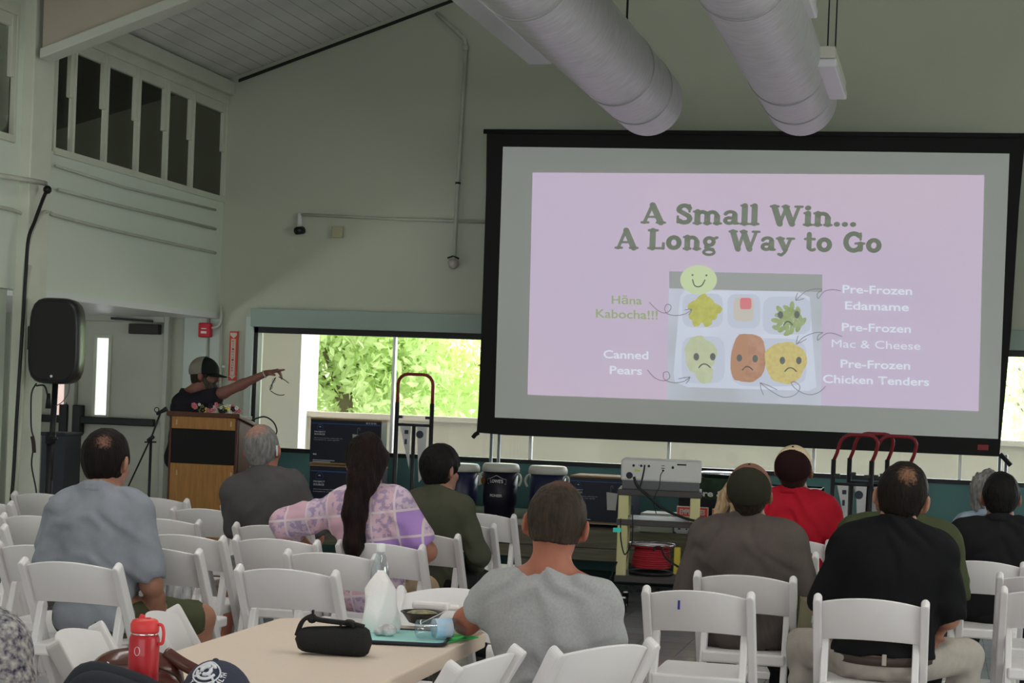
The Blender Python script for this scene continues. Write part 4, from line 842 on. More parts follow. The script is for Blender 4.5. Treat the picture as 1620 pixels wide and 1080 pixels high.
o = MB().box((0, 0, 0), (.055, .012, .03)).build('tape_flag', mat('tape_turquoise', col(40, 165, 150), .5)); o.location = kp(976, 838, dC-.1); o.rotation_euler = (0, 0, YAW); tag(o, 'turquoise tape flag stuck on the left cart leg', 'tape')
# things on the bench behind the cart
def flatbox(name, label, x0, x1, y0, y1, Y, dep, mt, cat='box'):
    a = aty(x0, y1, Y); c_ = aty(x1, y0, Y); z0_ = aty((x0+x1)/2, y1, Y).z; z1_ = aty((x0+x1)/2, y0, Y).z
    t = thing(name, label, cat, ((a.x+c_.x)/2, Y, z0_)); t['w'] = c_.x-a.x; t['h'] = z1_-z0_
    MB().bb((-(c_.x-a.x)/2, 0, 0), ((c_.x-a.x)/2, dep, z1_-z0_)).build('carton', mt, t, bevel=.004); return t
t = flatbox('display_box', 'dark box with green leaf pictures and white lettering behind the projector', 1072, 1188, 757, 842, 14.0, .35, mat('box_leaf_print', (.02, .06, .02, 1), .5, noise=.9, nscale=9, c2=(.004, .004, .005, 1)))
w_, h_ = t['w'], t['h']
textobj('Store & More', mat('print_white2', (.7, .7, .68, 1), .5), t, (w_*.08, -.002, h_*.72), w_*.95, (1, 0, 0), (0, 0, 1), 'lettering', .03, h=.05)
MB().bb((-w_/2, -.003, 0), (w_/2, .0, h_*.62)).build('black_panel', mat('panel_black2', (.01, .01, .012, 1), .5), t)
o = MB().lathe([(.0, .0), (.20, .0), (.235, .018), (.24, .024), (.19, .034), (.0, .036)], n=36).build('metal_lid', mat('lid_steel', (.85, .88, .9, 1), .2, metal=1)); o.location = Vector(t.location)+Vector((.07, .2, h_+.003)); o.scale = (1, .7, 1.3); tag(o, 'shiny oval steel lid lying on the dark leaf-print box', 'lid')
MS_ = mat('sign_card_white', (.62, .60, .58, 1), .5); MSR = mat('sign_card_red', col(165, 60, 50), .5)
def notice(label, x0, x1, y0, y1, Y, word):
    t = flatbox('notice_sign', label, x0, x1, y0, y1, Y, .01, MS_, 'sign'); w_, h_ = t['w'], t['h']
    MB().bb((-w_*.47, -.003, h_-.075), (w_*.47, 0, h_-.008)).build('red_band', MSR, t)
    textobj(word, MS_, t, (0, -.0035, h_-.042), w_*.8, (1, 0, 0), (0, 0, 1), 'lettering', .03, h=.042)
    MB().bb((-w_*.42, -.003, h_*.25), (w_*.42, 0, h_*.255)).bb((-w_*.42, -.003, h_*.4), (w_*.42, 0, h_*.405)).bb((-w_*.42, -.003, h_*.55), (w_*.42, 0, h_*.555)).build('small_print', M_gm, t)
notice('white sign with red EMPLOYEES band seen between the cart shelves', 1069, 1121, 801, 845, 13.87, 'EMPLOYEES')
notice('white sign with orange-red lettering beside the long blonde hair', 1125, 1165, 805, 845, 13.9, 'CAUTION')
t = flatbox('plastic_tote', 'pale clear plastic tote box on the bench behind the cart', 1012, 1066, 812, 842, 13.9, .3, mat('tote_clear', (.42, .44, .36, 1), .3), 'box')
o = aty(1030, 800, 13.95); t = flatbox('label_card', 'white shipping label card standing below the EMPLOYEES sign', 1066, 1104, 826, 842, 13.85, .01, mat('card_white', (.55, .56, .58, 1), .5), 'card')
MB().bb((-.06, -.002, .02), (-.04, 0, .03)).bb((.0, -.002, .02), (.012, 0, .03)).bb((.04, -.002, .02), (.055, 0, .032)).build('small_print', M_black, t)
t = flatbox('tool_case', 'grey tool case with pale clasps half hidden by the red shirt', 1190, 1300, 770, 846, 14.1, .3, mat('case_grey', (.06, .07, .07, 1), .5), 'case')
MB().bb((-t['w']/2, -.01, t['h']-.03), (t['w']/2, .3, t['h'])).build('lid', mat('case_silver', (.7, .7, .68, 1), .35), t, bevel=.004)
MB().box((t['w']/2-.03, -.015, t['h']-.035), (.05, .02, .06)).build('clasp', M_chrome, t)
# ================================================================ PROJECTION SCREEN
YS = 14.62; LEAN = .06; zb_ = aty(760, 684, YS).z
def scr(x, y, off=0):
    r = ray(x, y); # plane: Y = YS - LEAN*(z-zb)
    k = (YS + LEAN*zb_ - LEAN*HC)/(r.y + LEAN*r.z); p = CAM + r*k
    return p - Vector((0, 1, LEAN)).normalized()*off
t = thing('projection_screen', 'large black-framed projection screen showing a pink slide', 'projection screen', (0, 0, 0)); SC = t
M_drape = mat('screen_black', (.010, .010, .010, 1), .8)
M_scr = mat('screen_fabric', (.70, .73, .71, 1), .85)
out = [(770, 205), (1622, 217), (1612, 330), (1600, 520), (1583, 700), (1581, 722), (1400, 714), (1100, 701), (800, 688), (754, 684), (757, 640), (764, 450), (769, 300)]
inn = [(796, 232), (1597, 243), (1590, 420), (1579, 694), (1200, 678), (783, 660), (789, 450)]
def slabpoly(poly, off0, off1, name, mt, parent):
    n = len(poly); vs = [scr(x, y, off0) for x, y in poly]+[scr(x, y, off1) for x, y in poly]
    fs = [tuple(range(n-1, -1, -1)), tuple(range(n, 2*n))]+[(i, (i+1) % n, n+(i+1) % n, n+i) for i in range(n)]
    return MB().add(vs, fs).build(name, mt, parent)
fr_ = slabpoly(out, -.03, .0, 'frame_skirt', M_drape, t)
slabpoly(inn, .0005, .006, 'screen_surface', M_scr, t)
MB().tube([scr(766, 208, .01), scr(1190, 211, .01), scr(1640, 215, .01)], .02, 8).build('top_rod', M_drape, t)
for a, b2, c3 in (((757, 684), (752, 687), (748, 692)), ((1582, 718), (1590, 726), (1599, 736))): MB().tube([scr(*a), scr(*b2), scr(*c3)], .018, 8).build('corner_strap', M_drape, t)
for x_, y_, y2 in ((776, 686, 930), (788, 687, 930), (1582, 720, 965), (1592, 720, 965)):
    a = scr(x_, y_, -.04); MB().tube([a, (a.x, a.y+.02, 0.01)], .014, 8).build('stand_leg', mat('leg_grey', (.3, .33, .36, 1), .35, metal=.5), t)
    MB().beam((a.x, a.y-.35, .015), (a.x, a.y+.2, .015), .03, .03).build('stand_foot', M_gm, t)
tg = MB().add([scr(1547, 703, .001), scr(1564, 703.5, .001), scr(1563.5, 712, .001), scr(1546.5, 711.5, .001)], [(0, 1, 2, 3)]).build('brand_tag', mat('tag_red', col(95, 35, 38), .6), t)
# projected slide
def emat(name, c, k=.8, noise=0, nscale=8, c2=None):
    l = tuple(lin(v) for v in c)
    M = mat(name, (.30, .31, .30, 1), .85); N = M.node_tree.nodes; L = M.node_tree.links; b = N['Principled BSDF']
    base = .075
    e = tuple(max(0, v-base) for v in l)+(1,); b.inputs['Emission Color'].default_value = e; b.inputs['Emission Strength'].default_value = 1
    if c2:
        e2 = tuple(max(0, lin(v)-base) for v in c2)+(1,); tc = N.new('ShaderNodeTexCoord'); n = N.new('ShaderNodeTexNoise'); n.inputs['Scale'].default_value = nscale
        L.new(tc.outputs['Object'], n.inputs[0]); r = N.new('ShaderNodeValToRGB'); r.color_ramp.elements[0].position = .35; r.color_ramp.elements[1].position = .65
        r.color_ramp.elements[0].color = e; r.color_ramp.elements[1].color = e2; L.new(n.outputs['Fac'], r.inputs[0]); L.new(r.outputs[0], b.inputs['Emission Color'])
    return M
def sp(poly, off, name, mt, parent):
    return MB().add([scr(x, y, off) for x, y in poly], [tuple(range(len(poly)-1, -1, -1))]).build(name, mt, parent)
SL = sp([(843, 273), (1557, 277), (1548, 650), (835, 624)], .009, 'projected_slide', emat('slide_pink', (184, 170, 194), c2=(190, 173, 190), nscale=.5), t)
E_t = emat('slide_text_dark', (112, 118, 108)); E_w = emat('slide_text_white', (205, 212, 222)); E_g = emat('slide_text_green', (146, 162, 122)); E_l = emat('slide_line', (115, 110, 120))
# bold serif title drawn as strokes
def q3(p, a, b, c, n=10): return [((1-t)**2*a[0]+2*t*(1-t)*b[0]+t*t*c[0], (1-t)**2*a[1]+2*t*(1-t)*b[1]+t*t*c[1]) for t in [i/n for i in range(n+1)]]
def ell(cx, cy, rx, ry, a0, a1, n=18): return [(cx+rx*math.cos(math.radians(a0+(a1-a0)*i/n)), cy+ry*math.sin(math.radians(a0+(a1-a0)*i/n))) for i in range(n+1)]
T, H_ = .19, .095
GL = {
'A': (.98, [([(.14, .03), (.46, .97)], .11), ([(.46, .95), (.82, .03)], .2), ([(.26, .33), (.68, .33)], .09), ([(.04, .045), (.30, .045)], H_), ([(.66, .045), (.98, .045)], H_)]),
'S': (.70, [(ell(.36, .73, .22, .20, 20, 200, 12)+ell(.36, .27, .23, .20, 100, -150, 16)[3:], .17), ([(.57, .62), (.57, .96)], .08), ([(.10, .06), (.10, .38)], .08)]),
'm': (1.22, [([(.20, .05), (.20, .64)], T), ([(.06, .63), (.2, .63)], H_), (ell(.40, .42, .19, .20, 160, 0), .15), ([(.60, .42), (.60, .05)], T), (ell(.80, .42, .19, .20, 160, 0), .15), ([(1.0, .42), (1.0, .05)], T), ([(.06, .045), (.34, .045)], H_), ([(.48, .045), (.74, .045)], H_), ([(.88, .045), (1.16, .045)], H_)]),
'a': (.70, [(ell(.32, .50, .20, .15, 170, 0, 10), .13), ([(.50, .5), (.50, .1)], .18), (ell(.28, .20, .17, .14, 60, 360, 16), .13), ([(.5, .06), (.64, .06)], .1)]),
'l': (.40, [([(.20, .05), (.20, .98)], T), ([(.06, .97), (.2, .97)], H_), ([(.05, .045), (.36, .045)], H_)]),
'W': (1.36, [([(.18, .94), (.42, .05)], .2), ([(.42, .05), (.66, .92)], .11), ([(.64, .94), (.92, .05)], .2), ([(.92, .05), (1.18, .94)], .11), ([(.04, .955), (.34, .955)], H_), ([(.52, .955), (.76, .955)], H_), ([(1.04, .955), (1.32, .955)], H_)]),
'i': (.40, [([(.20, .05), (.20, .64)], T), ([(.06, .63), (.2, .63)], H_), ([(.05, .045), (.36, .045)], H_), ([(.19, .90), (.195, .90)], .2)]),
'n': (.82, [([(.20, .05), (.20, .64)], T), ([(.06, .63), (.2, .63)], H_), (ell(.40, .42, .20, .20, 160, 0), .15), ([(.61, .42), (.61, .05)], T), ([(.06, .045), (.34, .045)], H_), ([(.48, .045), (.76, .045)], H_)]),
'.': (.33, [([(.16, .09), (.165, .09)], .2)]),
'L': (.78, [([(.22, .05), (.22, .95)], .2), ([(.05, .955), (.42, .955)], H_), ([(.05, .045), (.68, .045)], H_), ([(.69, .03), (.69, .3)], .1)]),
'o': (.74, [(ell(.36, .34, .23, .27, 0, 360, 24), .17)]),
'g': (.74, [(ell(.33, .42, .19, .19, 0, 360, 20), .14), (ell(.33, -.12, .23, .13, 0, 360, 20), .1), ([(.2, .2), (.18, .1), (.5, .03)], .11), ([(.5, .56), (.66, .63)], .11)]),
'y': (.78, [([(.16, .62), (.40, .06)], .19), ([(.62, .62), (.38, -.08), (.24, -.22), (.12, -.17)], .11), ([(.03, .625), (.32, .625)], H_), ([(.48, .625), (.76, .625)], H_)]),
't': (.52, [([(.22, .88), (.22, .18)], .17), (ell(.36, .18, .13, .12, 180, 320, 8), .12), ([(.05, .62), (.45, .62)], .1)]),
'G': (.98, [(ell(.47, .5, .34, .43, 45, 330, 24), .18), ([(.76, .42), (.76, .12)], .18), ([(.55, .43), (.92, .43)], H_), ([(.76, .62), (.76, .95)], .08)]),
' ': (.42, [])}
def ribbon(b, pts, w, fmap, n=8):
    for i in range(len(pts)-1):
        (x0, y0), (x1, y1) = pts[i], pts[i+1]; L_ = math.hypot(x1-x0, y1-y0) or 1e-6; nx, ny = -(y1-y0)/L_*w/2, (x1-x0)/L_*w/2
        b.add([fmap(*p) for p in ((x0+nx, y0+ny), (x1+nx, y1+ny), (x1-nx, y1-ny), (x0-nx, y0-ny))], [(0, 1, 2, 3)])
    for (x, y) in (pts if len(pts) > 2 else [pts[0], pts[-1]]):
        b.add([fmap(x+w/2*math.cos(2*PI*k/n), y+w/2*math.sin(2*PI*k/n)) for k in range(n)], [tuple(range(n))])
def title(s, x0, x1, yl, yr, cap):
    tot = sum(GL[c][0] for c in s); k = (x1-x0)/tot; cur = 0
    for c in s:
        adv, st = GL[c]
        if st:
            b = MB()
            def fm(u, v, cur=cur):
                x = x0+(cur+u)*k; y = yl+(yr-yl)*(x-x0)/(x1-x0)-v*cap; return scr(x+v*cap*.035, y, .011)
            for pts, w in st: ribbon(b, pts, w*1.32, fm)
            b.build('title_letter', E_t, SL)
        cur += adv
title('A Small Win...', 1014, 1356, 353, 358, 31); title('A Long Way to Go', 973, 1396, 393, 399, 31)
def stext(s, x0, x1, y, h, mt, slope=.03, bold=.016):
    me = textmesh(s, 1, 0 if s.startswith('Mac') else bold); xs = [v.co.x for v in me.vertices]; mx, Mx = min(xs), max(xs); k = (x1-x0)/(Mx-mx)
    for v in me.vertices:
        x = x0+(v.co.x-mx)*k; v.co = scr(x, y+slope*(x-x0)-v.co.y*h/.72, .011)
    me.materials.append(mt); o = bpy.data.objects.new('caption', me); COL.objects.link(o); o.parent = SL
for a in (('Hāna', 968, 1016, 480, 13, E_g), ('Kabocha!!!', 943, 1041, 502, 14, E_g), ('Canned', 955, 1026, 566, 13, E_w), ('Pears', 965, 1016, 591, 13, E_w),
          ('Pre-Frozen', 1333, 1443, 463, 13, E_w), ('Edamame', 1337, 1438, 489, 13, E_w), ('Pre-Frozen', 1332, 1441, 523, 13, E_w), ('Mac & Cheese', 1316, 1456, 549, 13, E_w), ('Pre-Frozen', 1330, 1440, 581, 13, E_w), ('Chicken Tenders', 1302, 1470, 605, 13, E_w)): stext(*a)
# photo of the food tray on the slide
PH = sp([(1059, 429), (1301, 434), (1299, 641), (1055, 632)], .010, 'slide_photo', emat('photo_grey', (165, 170, 178), c2=(185, 190, 205), nscale=1.2), SL)
sp([(1059, 429), (1301, 434), (1301, 462), (1059, 456)], .0105, 'photo_band', emat('photo_dark', (145, 148, 148)), SL)
def blob(cx, cy, rx, ry, p=3.5, n=28, wob=0, seed=0, rot=0):
    r_ = []; rg = random.Random(seed)
    ph_ = [rg.uniform(0, 6.28) for _ in range(4)]
    for i in range(n):
        a = 2*PI*i/n; q = 1/((abs(math.cos(a))**p+abs(math.sin(a))**p)**(1/p)); q *= 1+wob*(math.sin(3*a+ph_[0])+math.sin(5*a+ph_[1])*.7+math.sin(9*a+ph_[2])*.5)
        u, v = rx*q*math.cos(a), ry*q*math.sin(a); r_.append((cx+u*math.cos(rot)-v*math.sin(rot), cy+u*math.sin(rot)+v*math.cos(rot)))
    return r_
tr = [(1083, 459), (1262, 461), (1281, 470), (1290, 590), (1292, 612), (1280, 618), (1088, 612), (1068, 604), (1066, 590), (1076, 470)]
sp(tr, .012, 'printed_tray', emat('tray_white', (196, 202, 216), c2=(188, 194, 210), nscale=2), SL)
E_c = emat('tray_shade', (180, 186, 202)); 
for a in ((1112, 491, 32, 27), (1177, 492, 26, 27), (1245, 499, 38, 30), (1113, 569, 34, 37), (1216, 573, 60, 38)): sp(blob(*a, p=5), .0125, 'tray_well', E_c, SL)
fd = emat('food_kabocha', (165, 165, 85), c2=(180, 180, 100), nscale=20); pe = emat('food_pears', (180, 186, 158), c2=(172, 180, 150), nscale=20); ck = emat('food_chicken', (176, 138, 118), c2=(160, 118, 98), nscale=14)
mc = emat('food_mac', (190, 182, 120), c2=(186, 165, 110), nscale=30); ed = emat('food_edamame', (150, 165, 120), c2=(135, 150, 105), nscale=20)
for i in range(16): a = i*2.4; r_ = 3.6*math.sqrt(i)*1.25; sp(blob(1114+r_*math.cos(a)*1.25, 492+r_*math.sin(a)*1.1, 9, 7, 3, 12, .05, i, i), .013+i*.0001, 'printed_squash', fd, SL)
sp(blob(1108, 560, 25, 28, 2.2, 26, .07, 3), .013, 'printed_pears', pe, SL); sp(blob(1115, 592, 14, 14, 2.5, 20, .06, 5), .0132, 'printed_pears', pe, SL)
sp(blob(1185, 566, 26, 38, 3, 26, .03, 4, .06), .013, 'printed_chicken', ck, SL); sp(blob(1170, 566, 13, 36, 2.6, 26, .03, 6, .1), .0134, 'printed_chicken', emat('food_chicken_dark', (168, 128, 105)), SL)
sp(blob(1243, 573, 33, 33, 2.1, 30, .04, 9), .0136, 'printed_macaroni', mc, SL)
for i in range(24): a = i*2.4; r_ = 5.2*math.sqrt(i); sp(blob(1248+r_*math.cos(a)*.95, 506+r_*math.sin(a)*.9, 8, 4, 2, 10, 0, 0, i*1.3), .013+i*.00008, 'printed_edamame', ed, SL)
sp(blob(1177, 489, 16, 19, 5), .013, 'printed_carton', emat('carton_pale', (185, 180, 172)), SL); sp(blob(1180, 480, 9, 9, 6), .0134, 'printed_carton_patch', emat('carton_red', (200, 118, 125)), SL)
sm = sp(blob(1105.5, 442.5, 29, 23, 2, 36), .014, 'smiley_face', emat('smiley_green', (186, 200, 160)), SL)
def line(pts, w, name='drawn_line', mt=E_l, off=.0155, n=5):
    pts = [(p.x, p.y) for p in smooth_path([(x, y, 0) for x, y in pts], n)]; b = MB(); ribbon(b, pts, w, lambda x, y: scr(x, y, off), 6); return b.build(name, mt, SL)
E_f = emat('face_dark', (95, 98, 98))
line([(1096, 442), (1099, 451), (1105, 453.5), (1111, 451), (1115.5, 443)], 1.8, 'face_mouth', E_f)
for x, y in ((1096, 435), (1118, 435.5)): sp(blob(x, y, 1.6, 1.6, 2, 10), .0155, 'face_eye', E_f, SL)
for (x1_, y1_, x2_, y2_, mx_, my_, rr_) in ((1102, 564, 1128, 564, 1115, 577, 9), (1170, 566, 1195, 567, 1183, 581, 8), (1238, 570, 1264, 570, 1251, 583, 9), (1235, 498, 1261, 497.5, 1247, 510, 7)):
    for x, y in ((x1_, y1_), (x2_, y2_)): sp(blob(x, y, 4.4, 6.0, 2, 14), .0155, 'face_eye', E_f, SL)
    line([(mx_-rr_, my_+4), (mx_-rr_*.5, my_-.5), (mx_, my_-1.5), (mx_+rr_*.5, my_), (mx_+rr_, my_+4)], 1.9, 'face_mouth', E_f)
for pts, tip in (([(1028, 478), (1040, 490), (1052, 495), (1060, 491), (1062, 484), (1056, 481), (1052, 488), (1056, 496), (1070, 499), (1085, 496), (1095, 489)], [(1084, 490), (1095, 489), (1090, 498)]),
     ([(1025, 585), (1036, 597), (1050, 602), (1060, 597), (1057, 588), (1050, 590), (1052, 600), (1066, 605), (1082, 603), (1092, 596)], [(1074, 599), (1092, 596), (1086, 606)]),
     ([(1330, 460), (1318, 458), (1304, 461), (1295, 472), (1293, 465), (1300, 458), (1290, 457), (1275, 461), (1260, 474)], [(1262, 463), (1259, 475), (1272, 472)]),
     ([(1332, 532), (1318, 527), (1306, 528), (1294, 538), (1295, 530), (1302, 526), (1290, 526), (1272, 533), (1261, 544)], [(1263, 531), (1260, 544), (1276, 536)]),
     ([(1306, 611), (1296, 620), (1280, 624), (1262, 617), (1252, 606), (1258, 604), (1266, 612), (1258, 624), (1240, 628), (1220, 618), (1204, 606)], [(1208, 624), (1203, 605), (1229, 616)])):
    line(pts, 1.1); line(tip, 1.1, n=2)

p = atd(1273, 985, 8.05); o = MB().box((0, 0, 0), (.05, .17, .21)).box((-.028, 0, 0), (.008, .175, .215)).build('notebook', mat('notebook_olive', (.22, .20, .12, 1), .6), bevel=.003); o.location = p; o.rotation_euler = (0, .08, .1)
tag(o, 'olive-tan notebook held upright at the right side of the man in the brown-grey T-shirt', 'notebook')
p = atd(277, 928, 8.75); o = MB().lathe([(.02, -.10), (.075, -.095), (.085, -.03), (.07, .05), (.055, .085), (.02, .10)], n=20).build('cloth_bag', mat('striped_cloth', (.62, .62, .62, 1), .8, noise=.9, nscale=16, c2=(.06, .06, .075, 1), stretch=(2.2, 1, .35), bump=.8, bscale=20), smooth=True); o.location = p
tag(o, 'grey and white streaked cloth bag beyond the bare knee of the leftmost man', 'bag')
# ================================================================ PEOPLE: implicit surfaces meshed with surface nets
def fnoise(P, k, seed):
    r = np.random.default_rng(seed); s = 0
    for i in range(5):
        d = r.normal(size=3); d /= np.linalg.norm(d); s = s+np.sin((P[0]*d[0]+P[1]*d[1]+P[2]*d[2])*k*(1+.45*i)+r.uniform(0, 6.28)+ (0 if i == 0 else s*.9))/(1+.3*i)
    return s/2.5
class Field:
    def __init__(s): s.ops = []
    def E(s, c, r, R=None, k=.03, op='u'): s.ops.append(('E', Vector(c), Vector(r), R, k, op)); return s
    def C(s, a, b, ra, rb, k=.03, op='u'): s.ops.append(('C', Vector(a), Vector(b), ra, rb, k, op)); return s
    def cut(s, p, n): n = Vector(n).normalized(); s.ops.append(('P', Vector(p), n)); return s    # keeps the side n points away from
    def bounds(s):
        lo = [9]*3; hi = [-9]*3
        for o in s.ops:
            if o[0] == 'P' or o[5 if o[0] == 'E' else 6] != 'u': continue
            if o[0] == 'E': q = [(o[1]-Vector([max(o[2])]*3)), (o[1]+Vector([max(o[2])]*3))]
            else: m = max(o[3], o[4]); q = [Vector([min(o[1][i], o[2][i])-m for i in range(3)]), Vector([max(o[1][i], o[2][i])+m for i in range(3)])]
            for i in range(3): lo[i] = min(lo[i], q[0][i]); hi[i] = max(hi[i], q[1][i])
        return np.array(lo), np.array(hi)
    def mesh(s, h, disp=None):
        lo, hi = s.bounds(); lo = lo-.03-2*h; hi = hi+.03+2*h
        ax = [np.arange(lo[i], hi[i]+h, h, dtype=np.float32) for i in range(3)]; shp = tuple(len(a) for a in ax)
        D = np.full(shp, .2, np.float32)
        for o in s.ops:
            if o[0] == 'P':
                n = o[2]; d = (ax[0]-o[1].x)[:, None, None]*n.x+(ax[1]-o[1].y)[None, :, None]*n.y+(ax[2]-o[1].z)[None, None, :]*n.z
                np.maximum(D, d, out=D); continue
            if o[0] == 'E': c, r, R, k, op = o[1:]; m = max(r); b0 = [c[i]-m for i in range(3)]; b1 = [c[i]+m for i in range(3)]
            else:
                a, b, ra, rb, k, op = o[1:]; m = max(ra, rb); b0 = [min(a[i], b[i])-m for i in range(3)]; b1 = [max(a[i], b[i])+m for i in range(3)]
            sl = []
            for i in range(3):
                i0 = int(np.searchsorted(ax[i], b0[i]-k-.07)); i1 = int(np.searchsorted(ax[i], b1[i]+k+.07)); sl.append(slice(i0, i1))
            sl = tuple(sl); X = ax[0][sl[0]][:, None, None]; Y = ax[1][sl[1]][None, :, None]; Z = ax[2][sl[2]][None, None, :]
            if 0 in (X.size, Y.size, Z.size): continue
            if o[0] == 'E':
                x, y, z = X-c.x, Y-c.y, Z-c.z
                if R is not None:
                    q = R.transposed(); x, y, z = q[0][0]*x+q[0][1]*y+q[0][2]*z, q[1][0]*x+q[1][1]*y+q[1][2]*z, q[2][0]*x+q[2][1]*y+q[2][2]*z
                k0 = np.sqrt((x/r.x)**2+(y/r.y)**2+(z/r.z)**2); k1 = np.sqrt((x/r.x**2)**2+(y/r.y**2)**2+(z/r.z**2)**2)
                d = k0*(k0-1)/np.maximum(k1, 1e-6)
            else:
                ba = b-a; L2 = max(ba.length_squared, 1e-9); t = np.clip(((X-a.x)*ba.x+(Y-a.y)*ba.y+(Z-a.z)*ba.z)/L2, 0, 1)
                d = np.sqrt((X-a.x-t*ba.x)**2+(Y-a.y-t*ba.y)**2+(Z-a.z-t*ba.z)**2)-(ra+(rb-ra)*t)
            A = D[sl]
            if op == 'u': hh = np.maximum(k-np.abs(A-d), 0)/k; D[sl] = np.minimum(A, d)-hh*hh*k*.25
            else: hh = np.maximum(k-np.abs(A+d), 0)/k; D[sl] = np.maximum(A, -d)+hh*hh*k*.25
        if disp: D += disp((ax[0][:, None, None], ax[1][None, :, None], ax[2][None, None, :])).astype(np.float32)
        # naive surface nets
        S_ = D < 0; n0, n1, n2 = shp
        cnt = np.zeros((n0-1, n1-1, n2-1), np.float32); acc = np.zeros((n0-1, n1-1, n2-1, 3), np.float32)
        crn = [(i, j, k_) for i in (0, 1) for j in (0, 1) for k_ in (0, 1)]
        cs = S_[:-1, :-1, :-1].astype(np.int8)*0
        for (i, j, k_) in crn: cs = cs+S_[i:n0-1+i, j:n1-1+j, k_:n2-1+k_]
        act = np.argwhere((cs > 0) & (cs < 8))
        I, J, K = act.T; P = np.zeros((len(act), 3), np.float32); C_ = np.zeros(len(act), np.float32)
        for a_ in crn:
            for ax_ in range(3):
                if a_[ax_] == 1: continue
                b_ = list(a_); b_[ax_] = 1
                va = D[I+a_[0], J+a_[1], K+a_[2]]; vb = D[I+b_[0], J+b_[1], K+b_[2]]; m = (va < 0) != (vb < 0)
                t = np.where(m, va/(va-vb+1e-12), 0)
                for q in range(3): P[:, q] += np.where(m, a_[q]+(t if q == ax_ else 0), 0)
                C_ += m
        P /= C_[:, None]; P = (P+act)*h+lo.astype(np.float32)
        idx = np.full((n0-1, n1-1, n2-1), -1, np.int32); idx[I, J, K] = np.arange(len(act))
        F_ = []
        for ax_ in range(3):
            s0 = [slice(1, -1)]*3; s1 = [slice(1, -1)]*3; s0[ax_] = slice(0, -1); s1[ax_] = slice(1, None)
            A = S_[tuple(s0)]; B = S_[tuple(s1)]; e = np.argwhere(A != B)
            if not len(e): continue
            off = np.array([1, 1, 1]); off[ax_] = 0; e = e+off; sg = S_[e[:, 0], e[:, 1], e[:, 2]]
            u, v = (ax_+1) % 3, (ax_+2) % 3; du = np.zeros(3, int); du[u] = 1; dv = np.zeros(3, int); dv[v] = 1
            q = np.stack([idx[tuple((e-du-dv).T)], idx[tuple((e-dv).T)], idx[tuple(e.T)], idx[tuple((e-du).T)]], 1)
            q = np.where(sg[:, None], q, q[:, ::-1]); F_.append(q)
        return P, np.concatenate(F_)
def sdf_obj(name, parts, mats, parent):
    """parts: list of (P, F, material index)"""
    o = 0; V = []; Q = []; MI = []
    for P, Fq, mi in parts: V.append(P); Q.append(Fq+o); MI.append(np.full(len(Fq), mi)); o += len(P)
    V = np.concatenate(V); Q = np.concatenate(Q); MI = np.concatenate(MI); me = bpy.data.meshes.new(name)
    me.vertices.add(len(V)); me.vertices.foreach_set('co', V.astype(np.float32).ravel()); me.loops.add(Q.size); me.loops.foreach_set('vertex_index', Q.ravel().astype(np.int32))
    me.polygons.add(len(Q)); me.polygons.foreach_set('loop_start', np.arange(0, Q.size, 4, dtype=np.int32)); me.polygons.foreach_set('loop_total', np.full(len(Q), 4, np.int32))
    me.polygons.foreach_set('material_index', MI.astype(np.int32)); me.polygons.foreach_set('use_smooth', np.ones(len(Q), bool)); me.update(); me.validate()
    for m_ in mats: me.materials.append(m_)
    ob = bpy.data.objects.new(name, me); COL.objects.link(ob); ob.parent = parent; return ob
def cloth(name, c, rough=.85, nz=.06, nscale=30, bump=.15, bscale=220, **kw): return mat(name, c, rough, noise=nz, nscale=nscale, bump=bump, bscale=bscale, spec=.08, **kw)
def skin(name, c): return mat(name, c, .5, noise=.16, nscale=14, spec=.35)
def hairmat(name, c, bald=None, skinc=(.3, .14, .09, 1), c2=None, rad=.05, soft=.05):
    M = mat(name, c, .55, noise=.45, nscale=60, bump=.8, bscale=120, stretch=(1, 1, .25), spec=.12, c2=c2)
    if bald is not None:
        N = M.node_tree.nodes; L = M.node_tree.links; b = N['Principled BSDF']; src = b.inputs['Base Color'].links[0].from_socket
        tc = N.new('ShaderNodeTexCoord'); d = N.new('ShaderNodeVectorMath'); d.operation = 'DISTANCE'; d.inputs[1].default_value = bald; L.new(tc.outputs['Object'], d.inputs[0])
        n = N.new('ShaderNodeTexNoise'); n.inputs['Scale'].default_value = 110; n.inputs['Detail'].default_value = 4; L.new(tc.outputs['Object'], n.inputs[0])
        a = N.new('ShaderNodeMath'); a.operation = 'MULTIPLY_ADD'; a.inputs[1].default_value = soft; L.new(n.outputs['Fac'], a.inputs[0]); L.new(d.outputs['Value'], a.inputs[2])
        r = N.new('ShaderNodeMapRange'); r.inputs['From Min'].default_value = rad*.7+soft*.5; r.inputs['From Max'].default_value = rad*1.5+soft*.5; r.inputs['To Min'].default_value = .30; L.new(a.outputs[0], r.inputs[0])
        x = N.new('ShaderNodeMixRGB'); x.inputs[1].default_value = skinc; L.new(r.outputs[0], x.inputs[0]); L.new(src, x.inputs[2]); L.new(x.outputs[0], b.inputs['Base Color'])
    return M
